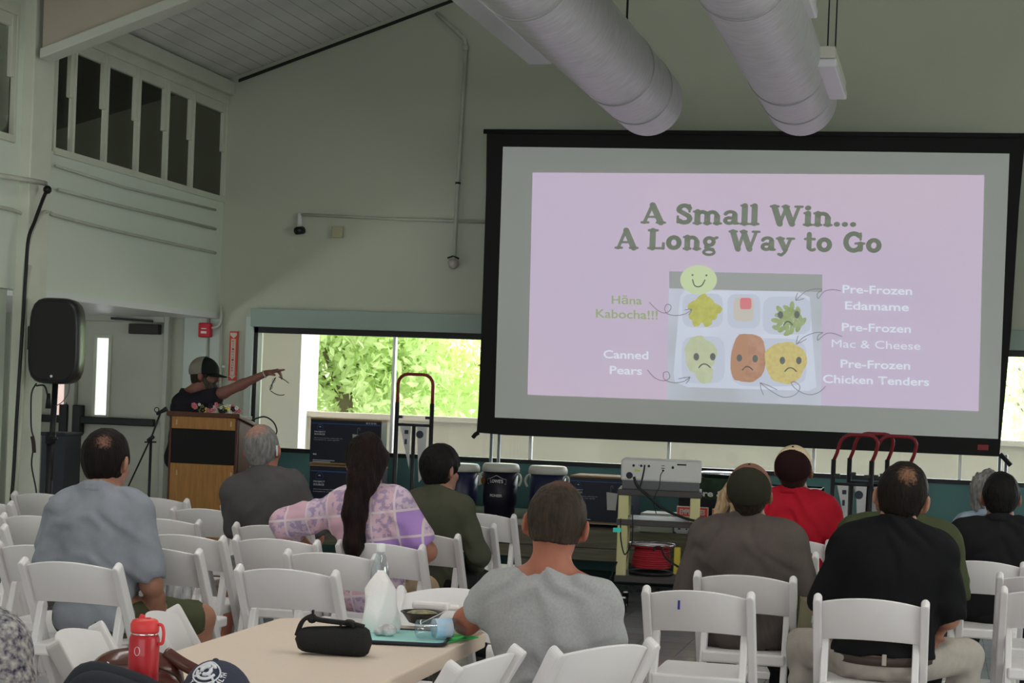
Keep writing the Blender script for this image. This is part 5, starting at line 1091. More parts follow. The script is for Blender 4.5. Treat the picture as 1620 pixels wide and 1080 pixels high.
def hand_field(w, dirv, side, palm_n, curl=.5, point=False):
    """five fingers from the wrist w along dirv; side = +1/-1 gives the thumb side; palm_n points out of the palm"""
    f = Field(); d = Vector(dirv).normalized(); n = Vector(palm_n); n = (n-d*n.dot(d)).normalized(); t = d.cross(n)*side
    pc = w+d*.052
    f.C(w-d*.015, w+d*.02, .024, .023, .02); 
    for q in (-.028, -.009, .010, .028): f.C(w+d*.012+t*q*.45, w+d*.088+t*q, .016, .0125, .012)
    for i, (q, L) in enumerate(((.028, .068), (.010, .078), (-.009, .072), (-.028, .056))):
        c = curl*(1+.12*i) if not (point and i == 0) else .04
        if point and i: c = 1.25
        p = w+d*.09+t*q; dr = d.copy(); r = .0095
        for j, fr_ in enumerate((.45, .32, .23)):
            a = c*(.8 if j == 0 else 1.0); dr = (dr*math.cos(a)+n*math.sin(a)).normalized() if True else dr
            e = p+dr*L*fr_; nn = n*math.cos(a)-d*0; f.C(p, e, r, r-.0008, .006); p = e; r -= .0008
            n_ = (n-dr*n.dot(dr))
            if n_.length > .05: pass
    th = w+d*.025+t*.026; td = (d*.7+t*.75+n*.25).normalized(); f.C(th, th+td*.04, .0135, .0115, .012); e = th+td*.04; td2 = (d*.9+t*.2+n*.45).normalized(); f.C(e, e+td2*.032, .0115, .009, .006)
    return f
def person(label, X, Y, rz, sc=1, h=.011, w=1., belly=1., depth=1., lean=.0, z0=0, roll=0, head=(0, 0, 0), neckf=0, neck=0, skinm=None, hairm=None, hair='short', hairkw=None,
           shirt=None, sleeve=.62, collar='crew', shirt_loose=.016, hem=.50, pants=None, pants_long=True, arms=None, legs=None, hands=True, point=False, wr=.0058, shoes=None, seed=1, stand=False, belt=None, headgear=None, group=None, hs=1.06, extra=None, neckline=0):
    t = thing('person', label, 'person', (X, Y, z0), rz, group); t.scale = (sc, sc, sc)
    P0 = Vector((0, -.02, .53)); RL = Matrix.Rotation(roll, 3, 'Y') @ Matrix.Rotation(-lean, 3, 'X')
    T = lambda p: P0+RL @ (Vector(p)-P0)
    HB = T((0, -.005+neckf, 1.085+neck)); RH = RL @ Matrix.Rotation(head[0], 3, 'Z') @ Matrix.Rotation(head[1], 3, 'X') @ Matrix.Rotation(head[2], 3, 'Y')
    HCn = HB+RH @ Vector((0, .018, .105)); hd = lambda p: HCn+RH @ (Vector(p)*hs)
    def rr(*v): return tuple(q*hs for q in v)
    def torso(f, g=0., trap=True):
        f.E(T((0, -.01, .54)), (.17*w*belly+g, .13*depth+g, .12), RL, .05); f.E(T((0, .012, .68)), (.152*w*belly+g, .125*depth*belly+g, .17), RL, .07)
        f.E(T((0, .0, .86)), (.152*w+g, .114*depth+g, .18), RL, .07)
        for s in (-1, 1): f.E(T((s*.070*w, -.042, .92)), (.080*w+g, .066*depth+g, .12), RL, .06); f.E(T((s*.075*w, .055, .92)), (.085*w+g, .055+g, .09), RL, .05)
        f.C(T((-.125*w, -.015, .975)), T((.125*w, -.015, .975)), .066+g, .066+g, .06)
        for s in (-1, 1): f.C(T((s*.02, -.012, 1.05)), T((s*.145*w, -.015, .985)), .05+g*.7, .046+g*.7, .06)
    AR = arms or {}; arm = {}
    for s in (-1, 1):
        d = AR.get(s, {}); sh = T((s*.160*w, -.012, .962)); el = Vector(d.get('el', (s*(.212*w), .03, .72))); wrp = Vector(d.get('wr', (s*.12, .28, .60)))
        if d.get('rel'): el = T(el); wrp = T(wrp)
        arm[s] = (sh, el, wrp, d)
    def armf(f, s, g=0.):
        sh, el, wp, d = arm[s]; f.C(sh, el, .056+g, .043+g, .04); f.C(el, el.lerp(wp, .45), .044+g, .040+g, .03); f.C(el.lerp(wp, .4), wp, .040+g, .026+g, .02)
    LG = legs or {}; leg = {}
    for s in (-1, 1):
        d = LG.get(s, {})
        if stand: hp, kn, an = Vector((s*.09, 0, .50)), Vector(d.get('kn', (s*.10, .02, .08))), Vector(d.get('an', (s*.11, -.02, -.27)))
        else: hp, kn, an = Vector((s*.095, .02, .53)), Vector(d.get('kn', (s*.15, .44, .52))), Vector(d.get('an', (s*.15, .42, .09)))
        leg[s] = (hp, kn, an)
    def legf(f, s, g=0., calf=True):
        hp, kn, an = leg[s]; f.C(hp, kn, .088+g, .062+g, .05)
        if calf: f.C(kn, kn.lerp(an, .4), .058+g, .056+g, .03); f.C(kn.lerp(an, .35), an, .056+g, .038+g, .03)
    if callable(hairm): hairm = hairm(hd)
    # ---- body, one skin surface with head, neck, arms and legs
    f = Field(); torso(f); 
    f.C(T((0, -.02, 1.02)), HB+RH @ Vector((0, -.008, .03)), .062*hs, .056*hs, .04)
    f.E(hd((0, -.008, .012)), rr(.077, .095, .108), RH, .03); f.E(hd((0, -.035, .03)), rr(.074, .072, .078), RH, .03)
    f.E(hd((0, .038, -.065)), rr(.055, .056, .052), RH, .04); f.E(hd((0, .072, -.092)), rr(.026, .022, .018), RH, .025)
    f.E(hd((0, .076, .028)), rr(.05, .018, .014), RH, .02)
    for s in (-1, 1):
        f.E(hd((s*.032, .098, .008)), rr(.016, .014, .011), RH, .012, 's'); f.E(hd((s*.045, .062, -.03)), rr(.022, .022, .02), RH, .02)
        Re = RH @ Matrix.Rotation(s*.45, 3, 'Z'); f.E(hd((s*.092, -.010, -.008)), rr(.010, .021, .035), Re, .008); f.E(hd((s*.078, -.004, -.036)), rr(.008, .012, .012), Re, .008)
    f.C(hd((0, .086, .015)), hd((0, .108, -.022)), .009*hs, .015*hs, .012); f.E(hd((0, .092, -.054)), rr(.022, .009, .005), RH, .008); f.E(hd((0, .090, -.064)), rr(.019, .009, .006), RH, .008)
    for s in (-1, 1): armf(f, s); legf(f, s); hp, kn, an = leg[s]; f.C(an, an+Vector((0, .0, -.03)), .038, .036, .02)
    parts = [f.mesh(h)+(0,)]
    for s in (-1, 1):
        if hands:
            sh, el, wp, d = arm[s]; dr = Vector(d['hd']) if 'hd' in d else (wp-el)
            pt = point and d.get('point'); parts.append(hand_field(wp, dr, s*d.get('thumb', -1), d.get('palm', (0, 0, -1)), .45, pt).mesh(.0045 if h < .0105 or pt else .006)+(0,))
    sdf_obj('body', parts, [skinm], t)
    # ---- shirt
    f = Field(); torso(f, shirt_loose); nk = (T((0, -.028, 1.085+neckline))); ndir = RL @ Vector((0, .38, 1)).normalized()
    f.C(T((0, -.018, 1.03)), T((0, -.018, 1.12)), .062*hs+shirt_loose*.6, .056*hs+shirt_loose*.45, .03)
    f.cut(nk, ndir)
    for s in (-1, 1):
        sh, el, wp, d = arm[s]; g = shirt_loose; sl_ = d.get('sleeve', sleeve)
        if sl_ <= 1: e = sh.lerp(el, sl_); f.C(sh, e, .060+g, .056+g, .045)
        else:
            e = el.lerp(wp, sl_-1); f.C(sh, el, .058+g, .047+g, .04); f.C(el, e, .047+g, .036+g, .03)
    # sleeve end caps are cut by subtracting a capsule below the cuff
    for s in (-1, 1):
        sh, el, wp, d = arm[s]; sl_ = d.get('sleeve', sleeve)
        if sl_ <= 1: dv = (el-sh).normalized(); e = sh.lerp(el, sl_)+dv*.02; f.C(e+dv*.095, e+dv*.16, .09, .09, .008, 's')
    if hem > .46 and not stand: pass
    f.cut((0, 0, hem), (0, -.10, -1))
    def folds(Pn, wr=wr, seed=seed):
        x, y, z = Pn; a = fnoise(Pn, 17, seed); b_ = np.sin((z*1.0+np.abs(x)*.9)*46+3.2*a+2*np.sin(9*x)); m = .5+.5*fnoise(Pn, 9, seed+5)
        return -wr*(b_*np.clip(m, 0, 1)*1.3+a*.9)
    sh_o = sdf_obj('shirt', [f.mesh(h, folds)+(0,)], [shirt], t)
    if collar == 'polo':
        f = Field(); pts = []
        for i in range(17):
            a = -PI*.5-PI*.82+PI*1.64*i/16; pts.append(T((math.cos(a)*(.070*hs+.006), -.014+math.sin(a)*.072*hs, 1.092-.030*(1+math.sin(a)))))
        for i in range(16): f.C(pts[i], pts[i+1], .013, .013, .008); f.C(pts[i]+RL @ Vector((0, 0, -.02)), pts[i+1]+RL @ Vector((0, 0, -.02)), .015, .015, .01)
        sdf_obj('collar', [f.mesh(.0065)+(0,)], [shirt], t)
    elif collar == 'crew':
        pts = []
        for i in range(24):
            a = 2*PI*i/24; x, y = math.cos(a)*.066*hs, math.sin(a)*.064*hs-.012; pts.append(T((x, y, 1.083+neckline-.38*(y+.028))))
        MB().tube(pts, .0065, 7, closed=True).build('collar', shirt, t)
    # ---- trousers
    f = Field(); f.E((0, -.01, .53), (.172*w*belly+.012, .135*depth+.012, .11), None, .05)
    for s in (-1, 1):
        hp, kn, an = leg[s]; legf(f, s, .014, pants_long)
        if not pants_long: dv = (kn-hp).normalized(); f.C(kn+dv*.065, kn+dv*.12, .10, .10, .01, 's')
        elif True: f.cut((0, 0, -.40 if stand else .07), (0, 0, -1))
    top = .60 if belt is None else belt
    f.cut((0, 0, top), (0, -.12, 1)); tr_ = sdf_obj('trousers', [f.mesh(max(h, .011), lambda Pn: folds(Pn, wr*.9, seed+9))+(0,)], [pants], t)
    if belt:
        pts = [Vector((math.cos(a)*(.172*w*belly+.016), -.01+math.sin(a)*(.135*depth+.018), top-.02+.12*math.sin(a)*.10)) for a in [2*PI*i/40 for i in range(40)]]
        vs = []; fs = []
        for i, p in enumerate(pts): vs += [p+Vector((0, 0, .018)), p-Vector((0, 0, .018))]
        fs = [(2*i, 2*i+1, (2*i+3) % 80, (2*i+2) % 80) for i in range(40)]; b_ = MB().add(vs, fs, True).build('belt', mat('belt_leather', (.05, .035, .025, 1), .5), t); sm_ = b_.modifiers.new('s', 'SOLIDIFY'); sm_.thickness = .005
        MB().box((.01, -.01-(.135*depth+.026), top-.022), (.018, .008, .045)).build('belt_loop', pants, t, bevel=.003)
    # ---- shoes
    f = Field()
    for s in (-1, 1):
        an = leg[s][2]; b0 = an+Vector((0, -.02, -.05)); f.C(b0, b0+Vector((s*.02, .16, -.008)), .042, .034, .03); f.C(an+Vector((0, 0, -.01)), b0, .042, .042, .03)
    f.cut((0, 0, leg[1][2].z-.088), (0, 0, -1)); sdf_obj('shoes', [f.mesh(.012)+(0,)], [shoes or mat('shoe_dark', (.03, .03, .035, 1), .5)], t)
    # ---- hair
    kw = hairkw or {}
    if hair:
        th = kw.get('th', .011); f = Field(); f.E(hd((0, -.010, .016)), rr(.079+th, .097+th, .110+th), RH, .03); f.E(hd((0, -.036, .03)), rr(.075+th, .074+th, .080+th), RH, .03)
        if kw.get('vol'): f.E(hd((0, -.01, .05)), rr(*kw['vol']), RH, .03)
        if hair == 'short':
            f.E(hd((0, -.062, -.045)), rr(.048+th*.3, .032+th*.3, .05), RH, .03)
            f.cut(hd((0, .030, -.02+kw.get('line', 0))), RH @ Vector((0, .75, -.62))); f.cut(hd((0, 0, -.082+kw.get('nape', 0))), RH @ Vector((0, .1, -1)))
            for s in (-1, 1): f.E(hd((s*.094, .004, -.028)), rr(.022, .038, .048), RH, .012, 's')
        else:
            f.cut(hd((0, .062, 0)), RH @ Vector((0, .9, -.35)))
            for (a, b_, ra, rb) in kw['locks']: f.C(a, b_, ra, rb, .035)
        am = kw.get('amp', .0022)
        hd_ = lambda Pn: -am*(fnoise((Pn[0], Pn[1], Pn[2]*.35), 150, seed)+fnoise((Pn[0], Pn[1], Pn[2]*.3), 70, seed+2)) if h < .02 else 0
        sdf_obj('hair', [f.mesh(kw.get('h', .007), hd_)+(0,)], [hairm], t)
    if headgear: headgear(t, hd, RH, hs, hairm)
    if extra: extra(t, T, hd, arm)
    return t
def cap_gear(front, backm, brimm, cy=.0, peak=True, big=1.):
    def g(t, hd, RH, hs, hm):
        th = .017*big
        def half(name, sgn, mt):
            f = Field(); f.E(hd((0, -.010, .030)), tuple(q*hs for q in (.079+th, .099+th, .094+th)), RH, .02); f.E(hd((0, -.03, .035)), tuple(q*hs for q in (.078+th, .082+th, .085+th)), RH, .02)
            f.cut(hd((0, 0, .008)), RH @ Vector((0, .14 if peak else .05, -1))); f.cut(hd((0, cy, 0)), RH @ Vector((0, sgn, sgn*.1)))
            sdf_obj(name, [f.mesh(.006)+(0,)], [mt], c)
        c = bpy.data.objects.new('cap', None); COL.objects.link(c); c.parent = t
        half('cap_front', -1, front); half('cap_back', 1, backm)
        b = MB(); vs = []; n = 14
        for i in range(n+1):
            a = PI*(.12+.76*i/n); r0, r1 = .092, .092+.075*math.sin(a)**.5
            for r_, zz2 in ((r0, .022), (r1, .012-.0)): vs.append(hd((math.cos(a)*r0*.95*(1 if r_ == r0 else 1.02), math.sin(a)*(.098 if r_ == r0 else .098+.075), .012+(.014 if r_ == r0 else 0)-.012*abs(math.cos(a)))))
        fs = [(2*i, 2*i+1, 2*i+3, 2*i+2) for i in range(n)]
        o = b.add(vs, fs, True).build('brim', brimm, c); sm_ = o.modifiers.new('s', 'SOLIDIFY'); sm_.thickness = .006
        MB().ball(hd((0, -.01, .140+.004)), (.007, .007, .005), 8).build('button', backm, c)
    return g
# materials
SK1 = skin('skin_tan', (.36, .17, .11, 1)); SK2 = skin('skin_warm', (.42, .19, .12, 1)); SK3 = skin('skin_brown', (.26, .13, .08, 1)); SK4 = skin('skin_flushed', (.36, .13, .08, 1))
HB1 = (.009, .006, .005, 1); KH = cloth('khaki_trousers', (.40, .36, .32, 1)); BLK = cloth('black_trousers', (.018, .018, .02, 1)); DKS = mat('shoe_dark', (.03, .03, .035, 1), .5)
def chat(key): c = CH[key]; return c.location.x, c.location.y, c.rotation_euler.z
def at_head(x, d): p = atd(x, 620, d); return p.x, p.y
# ---- man leftmost in grey-blue shirt
SH = lambda hd: hairmat('hair_dark_bald', HB1, bald=hd((.028, -.088, .060)), skinc=(.34, .17, .12, 1), rad=.028, soft=.05)
x, y = at_head(168, 7.8)
person('person with a bald spot in a grey-blue collared shirt seated at the far left', x+.0, y, .05, 1.0, .0095, .98, 1.02, 1.05, roll=-.035, lean=.06, head=(-.12, -.12, .0), neckf=.02, skinm=SK1, hairm=SH, shirt=cloth('shirt_greyblue', (.25, .265, .30, 1)), sleeve=.80, collar='polo',
       pants=cloth('olive_shorts', (.075, .08, .045, 1)), pants_long=False, arms={1: {'el': (.235, .0, .68), 'wr': (.22, .16, .52)}, -1: {'el': (-.235, .0, .70), 'wr': (-.15, .22, .60)}}, legs={1: {'kn': (.33, .36, .50), 'an': (.30, .40, .09)}}, hem=.47, shirt_loose=.022, seed=3)
# ---- grey-haired man
SH = lambda hd: hairmat('hair_grey_thin', (.26, .25, .24, 1), bald=hd((-.01, -.055, .105)), skinc=(.42, .2, .14, 1), rad=.055, soft=.06, c2=(.10, .10, .10, 1))
x, y = at_head(443, 9.95)
def aid(t, T, hd, arm): MB().tube(smooth_path([hd((.088, -.028, .02)), hd((.092, -.035, -.005)), hd((.088, -.028, -.03))], 4), .006, 7).build('hearing_aid', mat('aid_pale', (.6, .62, .65, 1), .3), t)
FLO = mat('floral_shorts', (.42, .40, .40, 1), .85, noise=.5, nscale=38, c2=(.10, .10, .13, 1))
person('person with thinning grey hair and dark grey T-shirt in front of the lectern', x, y, .0, 1.0, .0105, 1.04, 1.0, 1, lean=.02, roll=-.155, head=(-.05, .05, .08), skinm=SK4, hairm=SH, hairkw={'th': .006, 'amp': .0012, 'line': -.0}, shirt=cloth('tee_dark_grey', (.085, .08, .082, 1)), sleeve=.85,
       pants=FLO, pants_long=False, legs={-1: {'kn': (-.34, .28, .50), 'an': (-.36, .2, .09)}}, shirt_loose=.022, seed=5, extra=aid)
# ---- woman in purple patchwork blouse
def patch():
    M = cloth('patchwork_blouse', (.62, .42, .52, 1)); N = M.node_tree.nodes; L = M.node_tree.links; b = N['Principled BSDF']
    tc = N.new('ShaderNodeTexCoord'); mp = N.new('ShaderNodeMapping'); mp.inputs['Rotation'].default_value = (0, .12, 0); mp.inputs['Scale'].default_value = (8.5, 0, 7.5); L.new(tc.outputs['Object'], mp.inputs[0])
    fl = N.new('ShaderNodeVectorMath'); fl.operation = 'FLOOR'; L.new(mp.outputs[0], fl.inputs[0]); wn = N.new('ShaderNodeTexWhiteNoise'); L.new(fl.outputs[0], wn.inputs[0])
    r = N.new('ShaderNodeValToRGB'); r.color_ramp.interpolation = 'CONSTANT'; cs_ = [(0, (.44, .27, .62, 1)), (.22, (.66, .42, .50, 1)), (.5, (.64, .50, .60, 1)), (.75, (.68, .46, .54, 1))]
    r.color_ramp.elements[0].color = cs_[0][1]; r.color_ramp.elements[1].position = .22; r.color_ramp.elements[1].color = cs_[1][1]
    for p_, c_ in cs_[2:]: e = r.color_ramp.elements.new(p_); e.color = c_
    L.new(wn.outputs['Value'], r.inputs[0])
    v = N.new('ShaderNodeTexVoronoi'); v.inputs['Scale'].default_value = 34; v.feature = 'DISTANCE_TO_EDGE'; L.new(tc.outputs['Object'], v.inputs[0]); n = N.new('ShaderNodeTexNoise'); n.inputs['Scale'].default_value = 32; n.inputs['Detail'].default_value = 3; L.new(tc.outputs['Object'], n.inputs[0])
    r2 = N.new('ShaderNodeValToRGB'); r2.color_ramp.elements[0].position = .50; r2.color_ramp.elements[1].position = .56; L.new(n.outputs['Fac'], r2.inputs[0])
    gt = N.new('ShaderNodeMath'); gt.operation = 'GREATER_THAN'; gt.inputs[1].default_value = .40; L.new(wn.outputs['Value'], gt.inputs[0]); ml_ = N.new('ShaderNodeMath'); ml_.operation = 'MULTIPLY'; L.new(gt.outputs[0], ml_.inputs[0]); L.new(r2.outputs[0], ml_.inputs[1])
    m2 = N.new('ShaderNodeMath'); m2.operation = 'MULTIPLY'; m2.inputs[1].default_value = .75; L.new(ml_.outputs[0], m2.inputs[0])
    x_ = N.new('ShaderNodeMixRGB'); x_.inputs[2].default_value = (.34, .26, .44, 1); L.new(m2.outputs[0], x_.inputs[0]); L.new(r.outputs[0], x_.inputs[1])
    # pale borders between patches
    fr2 = N.new('ShaderNodeVectorMath'); fr2.operation = 'FRACTION'; L.new(mp.outputs[0], fr2.inputs[0]); sp_ = N.new('ShaderNodeSeparateXYZ'); L.new(fr2.outputs[0], sp_.inputs[0])
    l1 = N.new('ShaderNodeMath'); l1.operation = 'LESS_THAN'; l1.inputs[1].default_value = .09; L.new(sp_.outputs[0], l1.inputs[0]); l2 = N.new('ShaderNodeMath'); l2.operation = 'LESS_THAN'; l2.inputs[1].default_value = .09; L.new(sp_.outputs[2], l2.inputs[0])
    mx_ = N.new('ShaderNodeMath'); mx_.operation = 'MAXIMUM'; L.new(l1.outputs[0], mx_.inputs[0]); L.new(l2.outputs[0], mx_.inputs[1])
    x2 = N.new('ShaderNodeMixRGB'); x2.inputs[2].default_value = (.72, .60, .64, 1); L.new(mx_.outputs[0], x2.inputs[0]); L.new(x_.outputs[0], x2.inputs[1]); L.new(x2.outputs[0], b.inputs['Base Color']); return M
PT = patch(); HR = hairmat('hair_long_brown', (.020, .008, .006, 1), c2=(.005, .003, .003, 1))
x, y = at_head(600, 9.05)
lk = [(Vector((-.02, -.09, 1.28)), Vector((-.035, -.15, 1.12)), .07, .062), (Vector((-.035, -.15, 1.12)), Vector((-.045, -.185, .95)), .062, .060), (Vector((-.045, -.185, .95)), Vector((-.035, -.20, .80)), .058, .05), (Vector((-.035, -.20, .80)), Vector((-.05, -.205, .66)), .046, .012),
      (Vector((.03, -.06, 1.22)), Vector((-.0, -.12, 1.08)), .055, .045), (Vector((-.07, -.03, 1.2)), Vector((-.09, -.10, .98)), .03, .022), (Vector((-.09, -.10, .98)), Vector((-.10, -.15, .88)), .02, .008)]
def clip(t, T, hd, arm): MB().ball(hd((-.022, -.143, .02)), (.008, .006, .016), 10).ball(hd((.018, -.135, .015)), (.010, .006, .012), 10).build('hair_clip', M_chrome, t)
person('person with very long dark hair in a pink and purple patchwork blouse', x, y, .0, .985, .010, .96, 1.02, 1.02, lean=.0, roll=-.07, head=(.06, 0, -.05), hs=1.02, skinm=SK2, hairm=HR, hair='long', hairkw={'th': .018, 'locks': lk, 'amp': .0035}, shirt=PT, sleeve=.86, collar='polo',
       pants=cloth('khaki_trousers_tan', (.42, .31, .20, 1)), arms={-1: {'el': (-.47, .0, .86), 'wr': (-.44, .24, .74), 'sleeve': 1.35}, 1: {'el': (.275, .03, .76), 'wr': (.17, .22, .68), 'sleeve': .68}}, shirt_loose=.028, hem=.44, seed=8, wr=.007, extra=clip)
# ---- black-haired man in olive
SH = hairmat('hair_black', (.010, .009, .009, 1)); x, y = at_head(688, 9.85)
person('person with thick black swept hair in an olive long-sleeved shirt', x+.02, y, -.1, .94, .0105, .98, .95, .95, lean=.09, head=(-.45, .0, .0), skinm=SK1, hairm=SH, hairkw={'th': .017, 'amp': .003, 'vol': (.080, .10, .085), 'nape': .004}, shirt=cloth('shirt_olive', (.075, .078, .052, 1)), sleeve=1.9, pants=BLK,
       arms={1: {'el': (.26, .06, .72), 'wr': (.14, .3, .60)}}, shirt_loose=.018, seed=12)
# ---- near man in light grey T-shirt
SH = lambda hd: hairmat('hair_short_greybrown', (.058, .042, .030, 1), bald=hd((0, -.03, .13)), skinc=(.13, .065, .045, 1), rad=.05, soft=.05, c2=(.024, .018, .013, 1)); x, y = at_head(874, 5.82)
MEL = cloth('tee_light_grey', (.38, .38, .38, 1), nz=.10, nscale=120)
person('person with cropped greying hair in a light grey T-shirt leaning on the table', x, y, -.04, .928, .0075, 1.09, .95, 1.0, lean=.02, roll=.03, head=(.14, -.12, .05), hs=1.12, neck=.035, neckf=.0, neckline=-.035, skinm=SK4, hairm=SH, hairkw={'th': .007, 'amp': .0024, 'h': .0048, 'nape': .03}, shirt=MEL, sleeve=.78,
       pants=cloth('cream_trousers', (.5, .45, .38, 1)), arms={-1: {'el': (-.29, .05, .865), 'wr': (-.33, .29, .865), 'sleeve': .42}, 1: {'el': (.225, .08, .72), 'wr': (.10, .27, .62)}}, shirt_loose=.020, seed=21, wr=.007, hem=.46)
# ---- olive cap, brown-grey shirt
x, y = at_head(1192, 8.25); OLV = cloth('cap_olive', (.030, .030, .020, 1)); 
person('person in an olive cap and brown-grey T-shirt seated right of the projector cart', x-.0, y, .0, 1.0*.955, .0095, 1.2, 1.0, 1.05, lean=.05, head=(.0, .40, .0), skinm=SK3, hairm=hairmat('hair_dark', (.03, .022, .016, 1)), hairkw={'th': .006}, shirt=cloth('tee_brown_grey', (.10, .082, .075, 1)), sleeve=.95,
       pants=BLK, arms={1: {'el': (.27, .02, .70), 'wr': (.25, .2, .52), 'hd': (-.2, .8, -.4)}, -1: {'el': (-.27, .03, .70), 'wr': (-.2, .28, .58)}}, shirt_loose=.03, hem=.43, seed=31, headgear=cap_gear(cloth('cap_rust', (.22, .11, .08, 1)), OLV, OLV, -.02))
# ---- blonde woman beyond
BL = hairmat('hair_blonde', (.62, .46, .28, 1), c2=(.30, .19, .10, 1)); x, y = at_head(1192, 10.6)
lk = []
for s in (-1, 1):
    for (a, b_, r0, r1) in (((.065, -.03, 1.25), (.14, -.05, 1.12), .05, .052), ((.14, -.05, 1.12), (.19, -.08, .99), .05, .04), ((.02, -.06, 1.24), (.06, -.10, 1.0), .06, .05)):
        lk.append((Vector((a[0]*s, a[1], a[2])), Vector((b_[0]*s, b_[1], b_[2])), r0, r1))
person('person with long wavy blonde hair mostly hidden behind the olive cap', x, y, 0, .885, .012, .9, 1, 1, skinm=SK2, hairm=BL, hair='long', hairkw={'th': .010, 'locks': lk, 'amp': .006}, shirt=cloth('top_dark', (.05, .05, .06, 1)), sleeve=.7, pants=BLK, seed=33, hs=.97)
# ---- red shirt
x, y = at_head(1262, 10.3); MAR = cloth('cap_maroon', (.022, .009, .009, 1)); 
person('person in a dark maroon cap with tan front and a bright red shirt', x, y, -.06, .99, .0105, 1.16, .95, 1, lean=.0, head=(.0, .46, .0), skinm=SK3, hairm=hairmat('hair_dark', (1, 1, 1, 1)), hairkw={'th': .006}, shirt=cloth('polo_red', (.42, .014, .028, 1), nz=.03), sleeve=1.2, collar='polo', pants=BLK,
       arms={1: {'el': (.30, .05, .72), 'wr': (.16, .3, .62)}}, shirt_loose=.02, seed=41, headgear=cap_gear(cloth('cap_tan', (.75, .58, .38, 1)), MAR, MAR, -.02))
# ---- black polo
SH = lambda hd: hairmat('hair_dark_spot', (.010, .007, .005, 1), bald=hd((.012, -.095, .06)), skinc=(.30, .15, .085, 1), rad=.032, soft=.06); x, y = at_head(1413, 7.44)
person('person with a large bald spot in a black polo shirt and pale trousers', x, y, .0, 1.0, .009, 1.07, 1.02, 1.1, roll=.06, lean=.10, head=(-.06, -.14, .08), hs=1.12, neck=.0, skinm=SK1, hairm=SH, hairkw={'th': .009, 'amp': .0015, 'nape': .004}, shirt=cloth('polo_black', (.010, .010, .011, 1), nz=.03), sleeve=.86, collar='crew', pants=KH,
       arms={1: {'el': (.25, .10, .70), 'wr': (.16, .34, .60)}, -1: {'el': (-.25, .08, .70), 'wr': (-.14, .32, .60)}}, legs={-1: {'kn': (-.34, .34, .51), 'an': (-.3, .38, .09)}, 1: {'kn': (.33, .36, .51), 'an': (.3, .40, .09)}}, shirt_loose=.028, hem=.535, belt=.568, seed=51, shoes=DKS)
# ---- olive shirt with print
x, y = at_head(1430, 8.1)
def backprint(t, T, hd, arm):
    Mw = mat('print_cream', (.55, .52, .46, 1), .7); Mt = mat('print_tan', (.52, .40, .28, 1), .7)
    b = MB()
    for (x0, z0, x1, z1) in ((.02, 1.0, .055, .985), (.055, .985, .05, .965), (.06, .99, .09, .965), (.09, .965, .085, .95), (.1, .975, .12, .95), (.12, .95, .13, .965), (.13, .965, .14, .94)): b.tube([T((x0, -.1565+.06*x0, z0)), T((x1, -.1565+.06*x1, z1))], .005, 6)
    b.build('shirt_print', Mw, t)
    n = 14; MB().tube([T((.03+.11*i/n, -.157+.1*(i/n-.3)**2, .945-.03*(i/n)**2-.012*math.sin(PI*i/n))) for i in range(n+1)], [.006+.016*math.sin(PI*i/n) for i in range(n+1)], 10).build('shirt_print', Mt, t)
person('person in an olive T-shirt with pale back print, hidden behind the black polo', x, y, 0, 1.0, .0105, 1.17, 1.0, 1.05, lean=.12, neckf=.06, neck=-.045, hs=.98, head=(.0, -.3, -.1), skinm=SK1, hairm=hairmat('hair_black', (1, 1, 1, 1)), shirt=cloth('tee_olive_green', (.055, .065, .032, 1)), sleeve=.9, pants=BLK, shirt_loose=.024, seed=61, extra=backprint)
# ---- black shirt far right
x, y = at_head(1590, 9.6)
person('person with short black hair in a black collared shirt at the right edge', x, y, 0, .92, .0105, 1.26, 1.06, 1.08, hs=1.12, lean=.06, head=(.0, -.03, .0), skinm=SK3, hairm=hairmat('hair_black', (1, 1, 1, 1)), hairkw={'th': .010}, shirt=cloth('shirt_black', (.016, .015, .017, 1), nz=.03), sleeve=.9, collar='polo', pants=BLK, shirt_loose=.026, seed=71)
x, y = at_head(1570, 10.7); lk = [(Vector((s*.04, -.03, 1.25)), Vector((s*.07, -.04, 1.13)), .06, .045) for s in (-1, 1)]
person('person with curly grey hair and light blue shirt behind the black-shirted man', x, y, 0, .89, .012, .98, 1, 1, skinm=SK2, hairm=hairmat('hair_curly_grey', (.34, .33, .31, 1), c2=(.12, .12, .11, 1)), hair='long', hairkw={'th': .028, 'locks': lk, 'amp': .009}, shirt=cloth('shirt_light_blue', (.30, .38, .45, 1)), sleeve=.8, collar='polo', pants=BLK, seed=81)
# ---- patterned sleeve at far left
PNB = mat('navy_white_print', (.50, .48, .45, 1), .85, noise=.5, nscale=60, c2=(.018, .016, .055, 1))
p = atd(-88, 620, 4.75)
person('person in a navy and white printed top cut by the lower left corner', p.x, p.y, -.3, .92, .009, 1.4, 1, 1, z0=-.03, lean=.10, skinm=SK2, hairm=HR, hair=None, shirt=PNB, sleeve=.86, pants=BLK, arms={1: {'el': (.32, .03, .74), 'wr': (.30, .22, .62)}}, seed=91)
